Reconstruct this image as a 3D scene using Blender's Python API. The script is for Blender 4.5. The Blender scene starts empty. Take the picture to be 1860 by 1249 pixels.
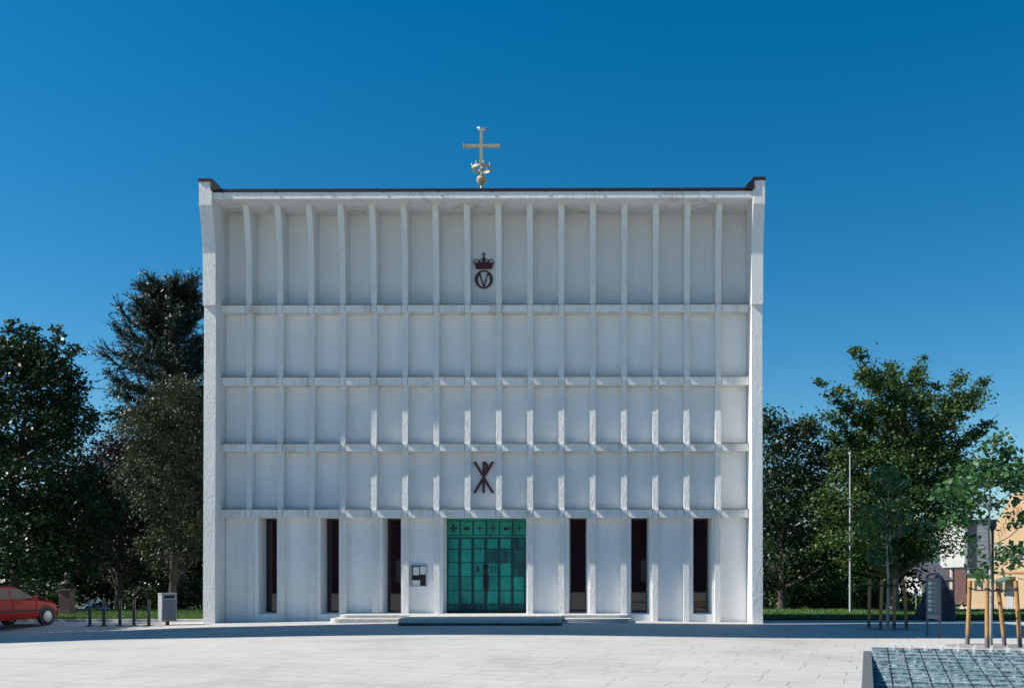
import bpy, bmesh, math, random
import numpy as np
from mathutils import Vector, Matrix

R = math.radians
PI = math.pi
S = bpy.context.scene
COL = S.collection

# ------------------------------------------------------------------ camera, sky, sun, exposure
F, XC, HY, H = 1750.0, 1040.0, 1043.0, 1.75      # focal length, principal point and horizon of the photograph
cam_d = bpy.data.cameras.new('camera')
cam_d.sensor_width = 36.0
cam_d.lens = F / 1860.0 * 36.0
cam_d.shift_x = (930.0 - XC) / 1860.0
cam_d.shift_y = (HY - 624.5) / 1860.0
cam_d.clip_start, cam_d.clip_end = 0.1, 6000.0
cam = bpy.data.objects.new('camera', cam_d)
cam.location = (0, 0, H)
cam.rotation_euler = (R(90), 0, 0)
COL.objects.link(cam)
S.camera = cam

SUN_EL, SUN_A = 43.0, 6.6            # elevation; angle by which the light runs into the facade plane
S.view_settings.view_transform = 'Standard'
S.view_settings.look = 'None'
S.view_settings.gamma = 1.0
S.view_settings.exposure = 0.82
W = bpy.data.worlds.new('World')
S.world = W
W.use_nodes = True
nt = W.node_tree
bg = nt.nodes['Background']
sky = nt.nodes.new('ShaderNodeTexSky')
sky.sky_type = 'NISHITA'
sky.sun_disc = False
sky.sun_elevation = R(SUN_EL)
sky.sun_rotation = R(270 - SUN_A)
sky.altitude = 0
sky.air_density = 1.0
sky.dust_density = 0.15
sky.ozone_density = 4.0
hs = nt.nodes.new('ShaderNodeHueSaturation')
hs.inputs['Hue'].default_value = 0.490
hs.inputs['Saturation'].default_value = 1.40
nt.links.new(sky.outputs[0], hs.inputs['Color'])
nt.links.new(hs.outputs[0], bg.inputs['Color'])
bg.inputs['Strength'].default_value = 0.065

sun_d = bpy.data.lights.new('sun', 'SUN')
sun_d.energy = 4.3
sun_d.angle = R(0.5)
sun_d.color = (1.0, 0.95, 0.87)
sun = bpy.data.objects.new('sun', sun_d)
_d = Vector((math.cos(R(SUN_A)) * math.cos(R(SUN_EL)), math.sin(R(SUN_A)) * math.cos(R(SUN_EL)), -math.sin(R(SUN_EL))))
sun.rotation_euler = _d.to_track_quat('-Z', 'Y').to_euler()
sun.location = (-40, -10, 50)
COL.objects.link(sun)


# ------------------------------------------------------------------ helpers
def at(px, py, Y):
    """point of the place seen at a photograph position, at distance Y"""
    return Vector(((px - XC) * Y / F, Y, H - (py - HY) * Y / F))


def on_ground(px, py, z=0.0):
    Y = (H - z) * F / (py - HY)
    return Vector(((px - XC) * Y / F, Y, z))


def tag(o, label=None, cat=None, group=None, kind=None):
    if label: o['label'] = label
    if cat: o['category'] = cat
    if group: o['group'] = group
    if kind: o['kind'] = kind
    return o


def empty(name, loc=(0, 0, 0), rz=0.0, label=None, cat=None, group=None):
    o = bpy.data.objects.new(name, None)
    o.location = loc
    o.rotation_euler = (0, 0, rz)
    COL.objects.link(o)
    return tag(o, label, cat, group)


def copy_tree(o, parent=None):
    c = o.copy()
    COL.objects.link(c)
    if parent is not None:
        c.parent = parent
    for ch in list(o.children):
        copy_tree(ch, c)
    return c


class MB:
    def __init__(self):
        self.v, self.f, self.m = [], [], []
        self.mi = 0

    def add(self, verts, faces):
        b = len(self.v)
        self.v += [tuple(p) for p in verts]
        for q in faces:
            self.f.append([b + i for i in q])
            self.m.append(self.mi)
        return self

    def box(self, x0, x1, y0, y1, z0, z1, M=None):
        p = [(x0, y0, z0), (x1, y0, z0), (x1, y1, z0), (x0, y1, z0), (x0, y0, z1), (x1, y0, z1), (x1, y1, z1), (x0, y1, z1)]
        if M is not None:
            p = [M @ Vector(q) for q in p]
        return self.add(p, [(3, 2, 1, 0), (4, 5, 6, 7), (0, 1, 5, 4), (1, 2, 6, 5), (2, 3, 7, 6), (3, 0, 4, 7)])

    def prism(self, poly, axis, a, b):
        """polygon extruded: axis 'x' poly=(y,z), 'y' poly=(x,z), 'z' poly=(x,y)"""
        def mk(p, t):
            return (t, p[0], p[1]) if axis == 'x' else (p[0], t, p[1]) if axis == 'y' else (p[0], p[1], t)
        n = len(poly)
        v = [mk(p, a) for p in poly] + [mk(p, b) for p in poly]
        f = [tuple(range(n))[::-1], tuple(range(n, 2 * n))]
        f += [(i, (i + 1) % n, n + (i + 1) % n, n + i) for i in range(n)]
        return self.add(v, f)

    def tube(self, pts, rad, n=8, cap=True):
        pts = [Vector(p) for p in pts]
        if not hasattr(rad, '__len__'):
            rad = [rad] * len(pts)
        v, f = [], []
        up = Vector((0.31, 0.17, 0.93))
        for i, p in enumerate(pts):
            t = (pts[min(i + 1, len(pts) - 1)] - pts[max(i - 1, 0)]).normalized()
            u = t.cross(up)
            if u.length < 0.05:
                u = t.cross(Vector((1, 0, 0)))
            u.normalize()
            w = t.cross(u).normalized()
            for k in range(n):
                a = 2 * PI * k / n
                v.append(p + (u * math.cos(a) + w * math.sin(a)) * rad[i])
        for i in range(len(pts) - 1):
            for k in range(n):
                f.append((i * n + k, i * n + (k + 1) % n, (i + 1) * n + (k + 1) % n, (i + 1) * n + k))
        if cap:
            f.append(tuple(range(n))[::-1])
            f.append(tuple(range((len(pts) - 1) * n, len(pts) * n)))
        return self.add(v, f)

    def lathe(self, prof, c=(0, 0, 0), n=20, M=None):
        v, f = [], []
        for r, z in prof:
            for k in range(n):
                a = 2 * PI * k / n
                q = Vector((r * math.cos(a), r * math.sin(a), z))
                if M is not None:
                    q = M @ q
                v.append(q + Vector(c))
        for i in range(len(prof) - 1):
            for k in range(n):
                f.append((i * n + k, i * n + (k + 1) % n, (i + 1) * n + (k + 1) % n, (i + 1) * n + k))
        f.append(tuple(range(n))[::-1])
        f.append(tuple(range((len(prof) - 1) * n, len(prof) * n)))
        return self.add(v, f)

    def ring(self, outer, inner, y0, y1):
        """closed band between two outlines in the x,z plane, from y0 (front) to y1"""
        n = len(outer)
        v = [(p[0], y0, p[1]) for p in outer] + [(p[0], y0, p[1]) for p in inner] + \
            [(p[0], y1, p[1]) for p in outer] + [(p[0], y1, p[1]) for p in inner]
        f = []
        for i in range(n):
            j = (i + 1) % n
            f += [(i, j, n + j, n + i), (2 * n + j, 2 * n + i, 3 * n + i, 3 * n + j), (i, 2 * n + i, 2 * n + j, j), (n + j, 3 * n + j, 3 * n + i, n + i)]
        return self.add(v, f)

    def build(self, name, mats, parent=None, bevel=0.0, smooth=False, seg=2):
        me = bpy.data.meshes.new(name)
        me.from_pydata(self.v, [], self.f)
        if not isinstance(mats, (list, tuple)):
            mats = [mats]
        for m in mats:
            me.materials.append(m)
        if len(mats) > 1:
            me.polygons.foreach_set('material_index', self.m)
        bm = bmesh.new()
        bm.from_mesh(me)
        bmesh.ops.recalc_face_normals(bm, faces=bm.faces)
        if bevel:
            bmesh.ops.bevel(bm, geom=list(bm.edges), offset=bevel, segments=seg, affect='EDGES', profile=0.6, clamp_overlap=True)
        bm.to_mesh(me)
        bm.free()
        if smooth:
            me.polygons.foreach_set('use_smooth', [True] * len(me.polygons))
            try:
                me.set_sharp_from_angle(angle=R(40))
            except Exception:
                pass
        o = bpy.data.objects.new(name, me)
        COL.objects.link(o)
        if parent is not None:
            o.parent = parent
        return o


# ------------------------------------------------------------------ materials
def newmat(name):
    m = bpy.data.materials.new(name)
    m.use_nodes = True
    n = m.node_tree.nodes
    return m, m.node_tree, n['Principled BSDF']


def node(t, kind, **kw):
    n = t.nodes.new('ShaderNode' + kind)
    for k, v in kw.items():
        if k in n.inputs.keys():
            n.inputs[k].default_value = v
        else:
            setattr(n, k, v)
    return n


def ramp(t, src, stops):
    r = t.nodes.new('ShaderNodeValToRGB')
    e = r.color_ramp.elements
    while len(e) < len(stops):
        e.new(0.5)
    for i, (p, c) in enumerate(stops):
        e[i].position = p
        e[i].color = (*c, 1)
    t.links.new(src, r.inputs[0])
    return r.outputs[0]


def simple(name, c, rough=0.6, var=0.12, scale=6.0, bump=0.0, bscale=60.0, metal=0.0, spec=0.5, coord='Object'):
    m, t, b = newmat(name)
    tc = node(t, 'TexCoord')
    nz = node(t, 'TexNoise', Scale=scale, Detail=5.0, Roughness=0.6)
    t.links.new(tc.outputs[coord], nz.inputs['Vector'])
    lo = tuple(max(0, x * (1 - var)) for x in c)
    hi = tuple(min(1, x * (1 + var)) for x in c)
    t.links.new(ramp(t, nz.outputs['Fac'], [(0.3, lo), (0.7, hi)]), b.inputs['Base Color'])
    b.inputs['Roughness'].default_value = rough
    b.inputs['Metallic'].default_value = metal
    b.inputs['Specular IOR Level'].default_value = spec
    if bump:
        n2 = node(t, 'TexNoise', Scale=bscale, Detail=4.0)
        t.links.new(tc.outputs[coord], n2.inputs['Vector'])
        bp = node(t, 'Bump', Strength=bump, Distance=0.02)
        t.links.new(n2.outputs['Fac'], bp.inputs['Height'])
        t.links.new(bp.outputs[0], b.inputs['Normal'])
    return m


def plaster(name, bump, dist=0.012, vertical=3.0, grain=24.0, streak=0.0, base=(0.87, 0.86, 0.835)):
    """white painted roughcast concrete: fine grain, faint upright board marks, weak dirt runs"""
    m, t, b = newmat(name)
    tc = node(t, 'TexCoord')
    n1 = node(t, 'TexNoise', Scale=0.55, Detail=6.0, Roughness=0.6)
    t.links.new(tc.outputs['Object'], n1.inputs['Vector'])
    mp = node(t, 'Mapping')
    mp.inputs['Scale'].default_value = (9, 9, 0.35)
    t.links.new(tc.outputs['Object'], mp.inputs['Vector'])
    n2 = node(t, 'TexNoise', Scale=1.0, Detail=5.0, Roughness=0.65)
    t.links.new(mp.outputs[0], n2.inputs['Vector'])
    mx = node(t, 'Math', operation='MULTIPLY')
    t.links.new(n1.outputs['Fac'], mx.inputs[0])
    t.links.new(n2.outputs['Fac'], mx.inputs[1])
    dark = tuple(x * f for x, f in zip(base, (0.90, 0.885, 0.86)))
    t.links.new(ramp(t, mx.outputs[0], [(0.09, dark), (0.17, tuple(x * .97 for x in base)), (0.30, base)]), b.inputs['Base Color'])
    if streak:
        mp3 = node(t, 'Mapping')
        mp3.inputs['Scale'].default_value = (5.0, 5.0, .22)
        t.links.new(tc.outputs['Object'], mp3.inputs['Vector'])
        n5 = node(t, 'TexNoise', Scale=1.0, Detail=6.0, Roughness=0.7)
        t.links.new(mp3.outputs[0], n5.inputs['Vector'])
        n6 = node(t, 'TexNoise', Scale=0.9, Detail=3.0)
        t.links.new(tc.outputs['Object'], n6.inputs['Vector'])
        mm = node(t, 'Math', operation='MULTIPLY')
        t.links.new(n5.outputs['Fac'], mm.inputs[0])
        t.links.new(n6.outputs['Fac'], mm.inputs[1])
        sc_ = ramp(t, mm.outputs[0], [(0.26, (1, 1, 1)), (0.40, (0.62, 0.60, 0.56))])
        xx = node(t, 'Mix', data_type='RGBA', blend_type='MULTIPLY')
        xx.inputs[0].default_value = streak
        t.links.new(b.inputs['Base Color'].links[0].from_socket, xx.inputs[6])
        t.links.new(sc_, xx.inputs[7])
        t.links.new(xx.outputs[2], b.inputs['Base Color'])
    b.inputs['Roughness'].default_value = 0.85
    b.inputs['Specular IOR Level'].default_value = 0.25
    n3 = node(t, 'TexNoise', Scale=grain, Detail=6.0, Roughness=0.75)
    t.links.new(tc.outputs['Object'], n3.inputs['Vector'])
    mp2 = node(t, 'Mapping')
    mp2.inputs['Scale'].default_value = (14, 14, 14.0 / vertical)
    t.links.new(tc.outputs['Object'], mp2.inputs['Vector'])
    n4 = node(t, 'TexNoise', Scale=1.0, Detail=4.0, Roughness=0.6)
    t.links.new(mp2.outputs[0], n4.inputs['Vector'])
    ad = node(t, 'Math', operation='ADD')
    t.links.new(n3.outputs['Fac'], ad.inputs[0])
    t.links.new(n4.outputs['Fac'], ad.inputs[1])
    bp = node(t, 'Bump', Strength=bump, Distance=dist)
    t.links.new(ad.outputs[0], bp.inputs['Height'])
    t.links.new(bp.outputs[0], b.inputs['Normal'])
    return m


def leafmat(name, cols, trans=0.22, rough=0.42, spec=0.35):
    m, t, b = newmat(name)
    g = node(t, 'NewGeometry')
    c = ramp(t, g.outputs['Random Per Island'], [(i / max(1, len(cols) - 1), q) for i, q in enumerate(cols)])
    t.links.new(c, b.inputs['Base Color'])
    b.inputs['Roughness'].default_value = rough
    b.inputs['Specular IOR Level'].default_value = spec
    tr = node(t, 'BsdfTranslucent')
    t.links.new(c, tr.inputs['Color'])
    mix = node(t, 'MixShader')
    mix.inputs[0].default_value = trans
    t.links.new(b.outputs[0], mix.inputs[1])
    t.links.new(tr.outputs[0], mix.inputs[2])
    t.links.new(mix.outputs[0], t.nodes['Material Output'].inputs['Surface'])
    return m


M = {}
M['plaster'] = plaster('white_plaster', 0.35, streak=0.12, base=(0.90, 0.89, 0.865))
M['rough'] = plaster('white_roughcast', 0.85, 0.06, 2.5, 15.0, 0.15, base=(0.89, 0.88, 0.85))
M['beam'] = plaster('white_beam', 0.8, 0.04, grain=13.0, streak=0.8, base=(0.89, 0.88, 0.85))
M['seam'] = simple('weathered_joint', (0.30, 0.29, 0.28), 0.9, 0.4, 3.0)
M['flash'] = simple('zinc_flashing', (0.22, 0.19, 0.17), 0.5, 0.25, 3.0)
M['fascia'] = simple('dark_sheet_metal', (0.035, 0.018, 0.018), 0.45, 0.3, 2.0)
M['maroon'] = simple('maroon_metal', (0.085, 0.010, 0.016), 0.5, 0.3, 8.0)
M['darkiron'] = simple('dark_iron', (0.02, 0.018, 0.022), 0.5, 0.2, 8.0)
M['gold'] = simple('pale_gilt', (0.55, 0.47, 0.30), 0.45, 0.15, 6.0, metal=0.35)
M['granite'] = simple('granite_step', (0.46, 0.45, 0.43), 0.8, 0.18, 5.0, 0.3, 80.0)
M['darkgranite'] = simple('dark_granite', (0.10, 0.11, 0.115), 0.6, 0.35, 30.0, 0.2, 80.0)
M['rock'] = simple('dark_rock', (0.045, 0.036, 0.048), 0.85, 0.5, 2.5, 1.0, 5.0)
M['black'] = simple('black_board', (0.012, 0.012, 0.013), 0.7, 0.2)
M['paper'] = simple('paper', (0.72, 0.73, 0.72), 0.8, 0.05)
M['alu'] = simple('aluminium', (0.5, 0.5, 0.5), 0.4, 0.08, metal=0.6)
M['bingrey'] = simple('grey_bin_metal', (0.32, 0.33, 0.34), 0.5, 0.08, 4.0)
M['brownpost'] = simple('brown_post_metal', (0.05, 0.038, 0.04), 0.5, 0.2, 6.0)
M['greypost'] = simple('grey_post_metal', (0.11, 0.125, 0.14), 0.45, 0.1, 6.0)
M['panelgrey'] = simple('grey_sign_panel', (0.13, 0.15, 0.165), 0.4, 0.1, 3.0)
M['paleline'] = simple('pale_sign_print', (0.45, 0.47, 0.48), 0.5, 0.05)
M['stake'] = simple('stake_wood', (0.36, 0.19, 0.065), 0.75, 0.25, 5.0, 0.3, 40.0)
M['stakefoot'] = simple('stake_foot', (0.13, 0.115, 0.12), 0.8, 0.2, 8.0)
M['strap'] = simple('strap', (0.04, 0.03, 0.028), 0.8, 0.2)
M['whitepole'] = simple('white_pole_paint', (0.42, 0.42, 0.42), 0.45, 0.06)
M['pinkgranite'] = simple('pink_granite', (0.10, 0.055, 0.055), 0.6, 0.3, 30.0)
M['bronze'] = simple('dark_bronze', (0.035, 0.03, 0.03), 0.45, 0.3, 6.0, metal=0.5)
M['soil'] = simple('gravel_soil', (0.27, 0.265, 0.255), 0.95, 0.4, 25.0, 0.8, 90.0)
M['redpaint'] = simple('red_car_paint', (0.44, 0.012, 0.008), 0.4, 0.04, 2.0, spec=0.25)
M['bluepaint'] = simple('blue_car_paint', (0.05, 0.12, 0.36), 0.3, 0.05, 2.0)
M['palepaint'] = simple('pale_blue_car_paint', (0.30, 0.42, 0.58), 0.3, 0.05, 2.0)
M['trimblack'] = simple('black_plastic', (0.018, 0.018, 0.02), 0.6, 0.15)
M['rubber'] = simple('tyre_rubber', (0.015, 0.015, 0.015), 0.85, 0.2)
M['rim'] = simple('wheel_cover', (0.45, 0.46, 0.47), 0.4, 0.08, metal=0.3)
M['carglass'] = simple('car_glass', (0.012, 0.018, 0.022), 0.08, 0.1, spec=0.35)
M['lamp'] = simple('lamp_glass', (0.6, 0.62, 0.62), 0.15, 0.05)
M['yellow'] = simple('ochre_render', (0.44, 0.305, 0.175), 0.85, 0.07, 0.4, 0.2, 25.0)
M['plinth'] = simple('grey_plinth', (0.38, 0.38, 0.37), 0.85, 0.1, 1.0)
M['concrete'] = simple('pale_concrete', (0.45, 0.445, 0.42), 0.85, 0.08, 0.6)
M['greywall'] = simple('grey_cladding', (0.36, 0.36, 0.37), 0.7, 0.06, 1.0)
M['brownwall'] = simple('brown_boarding', (0.10, 0.045, 0.04), 0.8, 0.2, 1.0)
M['darkroof'] = simple('dark_slate_roof', (0.05, 0.05, 0.065), 0.8, 0.2, 2.0)
M['winglass'] = simple('far_window_glass', (0.03, 0.032, 0.04), 0.15, 0.3, 0.6)
M['winframe'] = simple('window_frame_white', (0.55, 0.54, 0.5), 0.6, 0.05)
M['green_metal'] = simple('green_canopy_metal', (0.07, 0.13, 0.10), 0.6, 0.15)
M['signblue'] = simple('sign_blue', (0.02, 0.10, 0.42), 0.4, 0.05)
M['signwhite'] = simple('sign_white', (0.7, 0.7, 0.7), 0.4, 0.05)
M['bark'] = simple('bark', (0.055, 0.045, 0.038), 0.9, 0.4, 5.0, 0.8, 20.0)
M['maplebark'] = simple('grey_brown_bark', (0.14, 0.105, 0.085), 0.9, 0.35, 5.0, 0.8, 20.0)
M['palebark'] = simple('pale_bark', (0.36, 0.345, 0.32), 0.85, 0.3, 6.0, 0.4, 20.0)
M['skin'] = simple('skin', (0.50, 0.28, 0.20), 0.6, 0.05)
M['whitecloth'] = simple('white_cloth', (0.7, 0.66, 0.63), 0.85, 0.06)
M['redcloth'] = simple('red_cloth', (0.5, 0.07, 0.03), 0.85, 0.06)
M['hair'] = simple('auburn_hair', (0.22, 0.08, 0.04), 0.7, 0.2)
M['gullwhite'] = simple('white_feathers', (0.8, 0.8, 0.8), 0.8, 0.05)
M['gullgrey'] = simple('grey_feathers', (0.30, 0.31, 0.33), 0.8, 0.08)
M['brick'] = simple('dark_brick', (0.10, 0.06, 0.05), 0.85, 0.25, 1.0)
M['hillmat'] = simple('wooded_hill', (0.045, 0.085, 0.075), 0.95, 0.5, 0.05)
M['jet'] = simple('white_water', (0.75, 0.78, 0.80), 0.3, 0.05)
M['jet'].node_tree.nodes['Principled BSDF'].inputs['Alpha'].default_value = 0.33

# church window glass: dark, mirror-like
m, t, b = newmat('dark_window_glass')
b.inputs['Base Color'].default_value = (0.022, 0.009, 0.013, 1)
b.inputs['Roughness'].default_value = 0.02
b.inputs['Specular IOR Level'].default_value = 0.8
M['glass'] = m


def copper(name, stops):
    """verdigris copper sheet with darker, browner patches"""
    m, t, b = newmat(name)
    tc = node(t, 'TexCoord')
    mp = node(t, 'Mapping')
    mp.inputs['Scale'].default_value = (1.5, 1.0, .55)
    t.links.new(tc.outputs['Object'], mp.inputs['Vector'])
    n1 = node(t, 'TexNoise', Scale=1.5, Detail=7.0, Roughness=0.7)
    t.links.new(mp.outputs[0], n1.inputs['Vector'])
    n2 = node(t, 'TexNoise', Scale=9.0, Detail=6.0, Roughness=0.7)
    t.links.new(tc.outputs['Object'], n2.inputs['Vector'])
    g = node(t, 'NewGeometry')
    a = node(t, 'Math', operation='MULTIPLY_ADD')
    a.inputs[1].default_value = 0.30
    t.links.new(n2.outputs['Fac'], a.inputs[0])
    t.links.new(n1.outputs['Fac'], a.inputs[2])
    a2 = node(t, 'Math', operation='MULTIPLY_ADD')
    a2.inputs[1].default_value = 0.2
    t.links.new(g.outputs['Random Per Island'], a2.inputs[0])
    t.links.new(a.outputs[0], a2.inputs[2])
    c = ramp(t, a2.outputs[0], stops)
    t.links.new(c, b.inputs['Base Color'])
    b.inputs['Roughness'].default_value = 0.62
    bp = node(t, 'Bump', Strength=0.3, Distance=0.01)
    t.links.new(n2.outputs['Fac'], bp.inputs['Height'])
    t.links.new(bp.outputs[0], b.inputs['Normal'])
    return m


M['copper'] = copper('green_copper', [(0.46, (0.008, 0.025, 0.040)), (0.57, (0.003, 0.11, 0.11)), (0.68, (0.003, 0.24, 0.195)), (0.90, (0.012, 0.38, 0.29))])
M['copperworn'] = copper('worn_dark_copper', [(0.50, (0.012, 0.022, 0.036)), (0.62, (0.008, 0.055, 0.07)), (0.76, (0.004, 0.14, 0.125)), (0.95, (0.006, 0.24, 0.19))])
M['copperlight'] = copper('light_green_copper', [(0.46, (0.004, 0.14, 0.11)), (0.62, (0.006, 0.27, 0.19)), (0.90, (0.014, 0.36, 0.24))])
M['copperdark'] = simple('dark_copper_seam', (0.005, 0.055, 0.055), 0.6, 0.4, 6.0)
M['rust'] = simple('brown_copper', (0.026, 0.010, 0.012), 0.6, 0.35, 8.0)


def paving():
    m, t, b = newmat('granite_paving')
    tc = node(t, 'TexCoord')
    mp = node(t, 'Mapping')
    mp.inputs['Rotation'].default_value = (0, 0, R(17.5))
    t.links.new(tc.outputs['Object'], mp.inputs['Vector'])
    br = node(t, 'TexBrick')
    br.offset = 0.37
    br.offset_frequency = 2
    br.squash = 0.7
    br.squash_frequency = 3
    br.inputs['Scale'].default_value = 1.0
    br.inputs['Brick Width'].default_value = 1.35
    br.inputs['Row Height'].default_value = 0.62
    br.inputs['Mortar Size'].default_value = 0.0075
    br.inputs['Mortar Smooth'].default_value = 0.3
    br.inputs['Bias'].default_value = 0.0
    br.inputs['Color1'].default_value = (0.455, 0.445, 0.428, 1)
    br.inputs['Color2'].default_value = (0.482, 0.470, 0.452, 1)
    br.inputs['Mortar'].default_value = (0.17, 0.165, 0.16, 1)
    t.links.new(mp.outputs[0], br.inputs['Vector'])
    n1 = node(t, 'TexNoise', Scale=0.3, Detail=8.0, Roughness=0.72)
    t.links.new(tc.outputs['Object'], n1.inputs['Vector'])
    n2 = node(t, 'TexNoise', Scale=22.0, Detail=5.0, Roughness=0.8)
    t.links.new(tc.outputs['Object'], n2.inputs['Vector'])
    s1 = ramp(t, n1.outputs['Fac'], [(0.32, (0.74, 0.74, 0.74)), (0.5, (0.95, 0.95, 0.945)), (0.66, (1, 1, 1))])
    s2 = ramp(t, n2.outputs['Fac'], [(0.30, (0.55, 0.55, 0.55)), (0.46, (0.94, 0.94, 0.94)), (0.75, (1, 1, 1))])
    x1 = node(t, 'Mix', data_type='RGBA', blend_type='MULTIPLY')
    x1.inputs[0].default_value = 1.0
    t.links.new(br.outputs['Color'], x1.inputs[6])
    t.links.new(s1, x1.inputs[7])
    x2 = node(t, 'Mix', data_type='RGBA', blend_type='MULTIPLY')
    x2.inputs[0].default_value = 0.8
    t.links.new(x1.outputs[2], x2.inputs[6])
    t.links.new(s2, x2.inputs[7])
    t.links.new(x2.outputs[2], b.inputs['Base Color'])
    b.inputs['Roughness'].default_value = 0.8
    b.inputs['Specular IOR Level'].default_value = 0.3
    bp = node(t, 'Bump', Strength=0.35, Distance=0.01)
    t.links.new(br.outputs['Fac'], bp.inputs['Height'])
    bp.invert = True
    t.links.new(bp.outputs[0], b.inputs['Normal'])
    return m


M['paving'] = paving()
M['grassmat'] = simple('lawn_turf', (0.055, 0.115, 0.022), 0.9, 0.4, 1.4, 0.6, 60.0)
M['earth'] = simple('far_ground', (0.06, 0.09, 0.035), 0.95, 0.4, 0.12)
M['asphalt'] = simple('asphalt', (0.16, 0.16, 0.165), 0.9, 0.15, 3.0, 0.3, 120.0)
M['blade'] = leafmat('grass_blades', [(0.035, 0.085, 0.014), (0.06, 0.13, 0.02), (0.10, 0.17, 0.04)], 0.2)


# ------------------------------------------------------------------ ground
def sm(t):
    t = min(1.0, max(0.0, t))
    return t * t * (3 - 2 * t)


def gz(x, y):
    bx = (x + 3.2) / 11.5
    mound = 0.12 * (math.cos(PI / 2 * bx) ** 2 if abs(bx) < 1 else 0.0) * sm((y - 15) / 8) * (1 - sm((y - 36.3) / 1.0))
    drop = 0.13 * sm((-11.5 - x) / 6.0) * (1 - sm((y - 31.8) / 2.0))
    return mound - drop - 1.75 * sm((y - 47) / 15)


# the sloping fountain basin: origin at its far left kerb corner
PO = on_ground(1568, 1184)
PA = R(-17.0)
PU = Vector((math.cos(PA), math.sin(PA), 0))
PV = Vector((math.sin(PA), -math.cos(PA), 0))
PW, PL, PTOP = 9.2, 13.0, -0.35      # width, length, far edge


def pool(u, v, z):
    p = PO + PU * u + PV * v
    return (p.x, p.y, z)


def sheet(name, xs, ys, mat, dz=0.0, hole=False, zf=gz):
    bm = bmesh.new()
    g = [[bm.verts.new((x, y, zf(x, y) + dz)) for x in xs] for y in ys]
    for j in range(len(ys) - 1):
        for i in range(len(xs) - 1):
            bm.faces.new((g[j][i], g[j][i + 1], g[j + 1][i + 1], g[j + 1][i]))
    if hole:
        for q, nrm in ((pool(0.05, 0, 0), PU), (pool(PW - 0.05, 0, 0), PU), (pool(0, PTOP + 0.05, 0), PV), (pool(0, PL - 0.05, 0), PV)):
            bmesh.ops.bisect_plane(bm, geom=list(bm.verts) + list(bm.edges) + list(bm.faces), plane_co=q, plane_no=nrm)
        kill = []
        for f in bm.faces:
            d = f.calc_center_median() - PO
            if 0.05 < d.dot(PU) < PW - 0.05 and PTOP + 0.05 < d.dot(PV) < PL - 0.05:
                kill.append(f)
        bmesh.ops.delete(bm, geom=kill, context='FACES')
    me = bpy.data.meshes.new(name)
    bm.to_mesh(me)
    bm.free()
    me.materials.append(mat)
    me.polygons.foreach_set('use_smooth', [True] * len(me.polygons))
    o = bpy.data.objects.new(name, me)
    COL.objects.link(o)
    return tag(o, kind='structure')


def rng(a, b, s):
    return [a + s * i for i in range(int(round((b - a) / s)) + 1)]


sheet('ground', [-3000, -600, -120] + rng(-60, 60, 2) + [120, 600, 3000], [-3000, -400, -80] + rng(-40, 72, 2) + [100, 200, 600, 3000], M['earth'], -0.03, True)
sheet('plaza', rng(-60, 60, 1.0), rng(-40, 37.0, 0.7), M['paving'], 0.0, True)
sheet('lawn', rng(-60, -13.4, 1.165), rng(35.9, 60.1, 1.1), M['grassmat'], 0.085)
sheet('lawn', rng(6.9, 60, 1.18), rng(37.1, 48.1, 1.1), M['grassmat'], 0.05)
sheet('road', [-400, -200] + rng(-100, 100, 10) + [200, 400], rng(62, 78, 2), M['asphalt'], -0.02)
kb = MB()
for i in range(24):
    kb.box(-60 + i * 1.95, -60 + i * 1.95 + 1.94, 35.72, 35.9, -0.1, 0.10)
tag(kb.build('kerb', M['granite'], None, 0.012), kind='structure')


def hill(name, pts, y0, depth, mat):
    mb = MB()
    n = len(pts)
    v = []
    for k, f in enumerate((0.0, 0.35, 0.7, 1.0, 1.4, 2.0)):
        hh = (0.0, 0.62, 0.92, 1.0, 0.8, 0.0)[k]
        for x, h in pts:
            v.append((x * (1 + 0.15 * f), y0 + depth * f + 6 * math.sin(x * .07 + k), -3 + (h + 3) * hh + (math.sin(x * 0.31 + k * 2) * .6 if 0 < hh else 0)))
    f = [(k * n + i, k * n + i + 1, (k + 1) * n + i + 1, (k + 1) * n + i) for k in range(5) for i in range(n - 1)]
    mb.add(v, f)
    return tag(mb.build(name, mat, None, smooth=True), kind='structure')


hill('hill', [(-500, 0), (-300, 12), (-120, 18), (0, 14), (60, 15), (110, 17), (135, 21), (160, 26), (190, 24), (260, 30), (400, 22), (600, 0)], 420, 160, M['hillmat'])

# grass blades on the near edge of the two lawns
rs = np.random.RandomState(5)


def blades(regions, n, h):
    V, Fc = [], []
    for (x0, x1, y0, y1, zz, k) in regions:
        m_ = int(n * k)
        X = rs.uniform(x0, x1, m_)
        Y = y0 + (y1 - y0) * rs.uniform(0, 1, m_) ** 1.5
        A = rs.uniform(0, PI, m_)
        Hh = h * rs.uniform(0.5, 1.3, m_)
        lx, ly = rs.normal(0, .03, m_), rs.normal(0, .03, m_)
        for i in range(m_):
            z = gz(X[i], Y[i]) + zz
            dx, dy = math.cos(A[i]) * .012, math.sin(A[i]) * .012
            b0 = len(V)
            V += [(X[i] - dx, Y[i] - dy, z), (X[i] + dx, Y[i] + dy, z), (X[i] + lx[i], Y[i] + ly[i], z + Hh[i])]
            Fc.append((b0, b0 + 1, b0 + 2))
    me = bpy.data.meshes.new('grass')
    me.from_pydata(V, [], Fc)
    me.materials.append(M['blade'])
    o = bpy.data.objects.new('grass', me)
    COL.objects.link(o)
    return o


tag(blades([(-24, -13.45, 35.95, 46, .085, 0.5), (7.2, 27, 37.2, 47.5, .05, 0.5)], 60000, 0.075), 'short green lawn grass beside the church', 'grass', kind='stuff')

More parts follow.
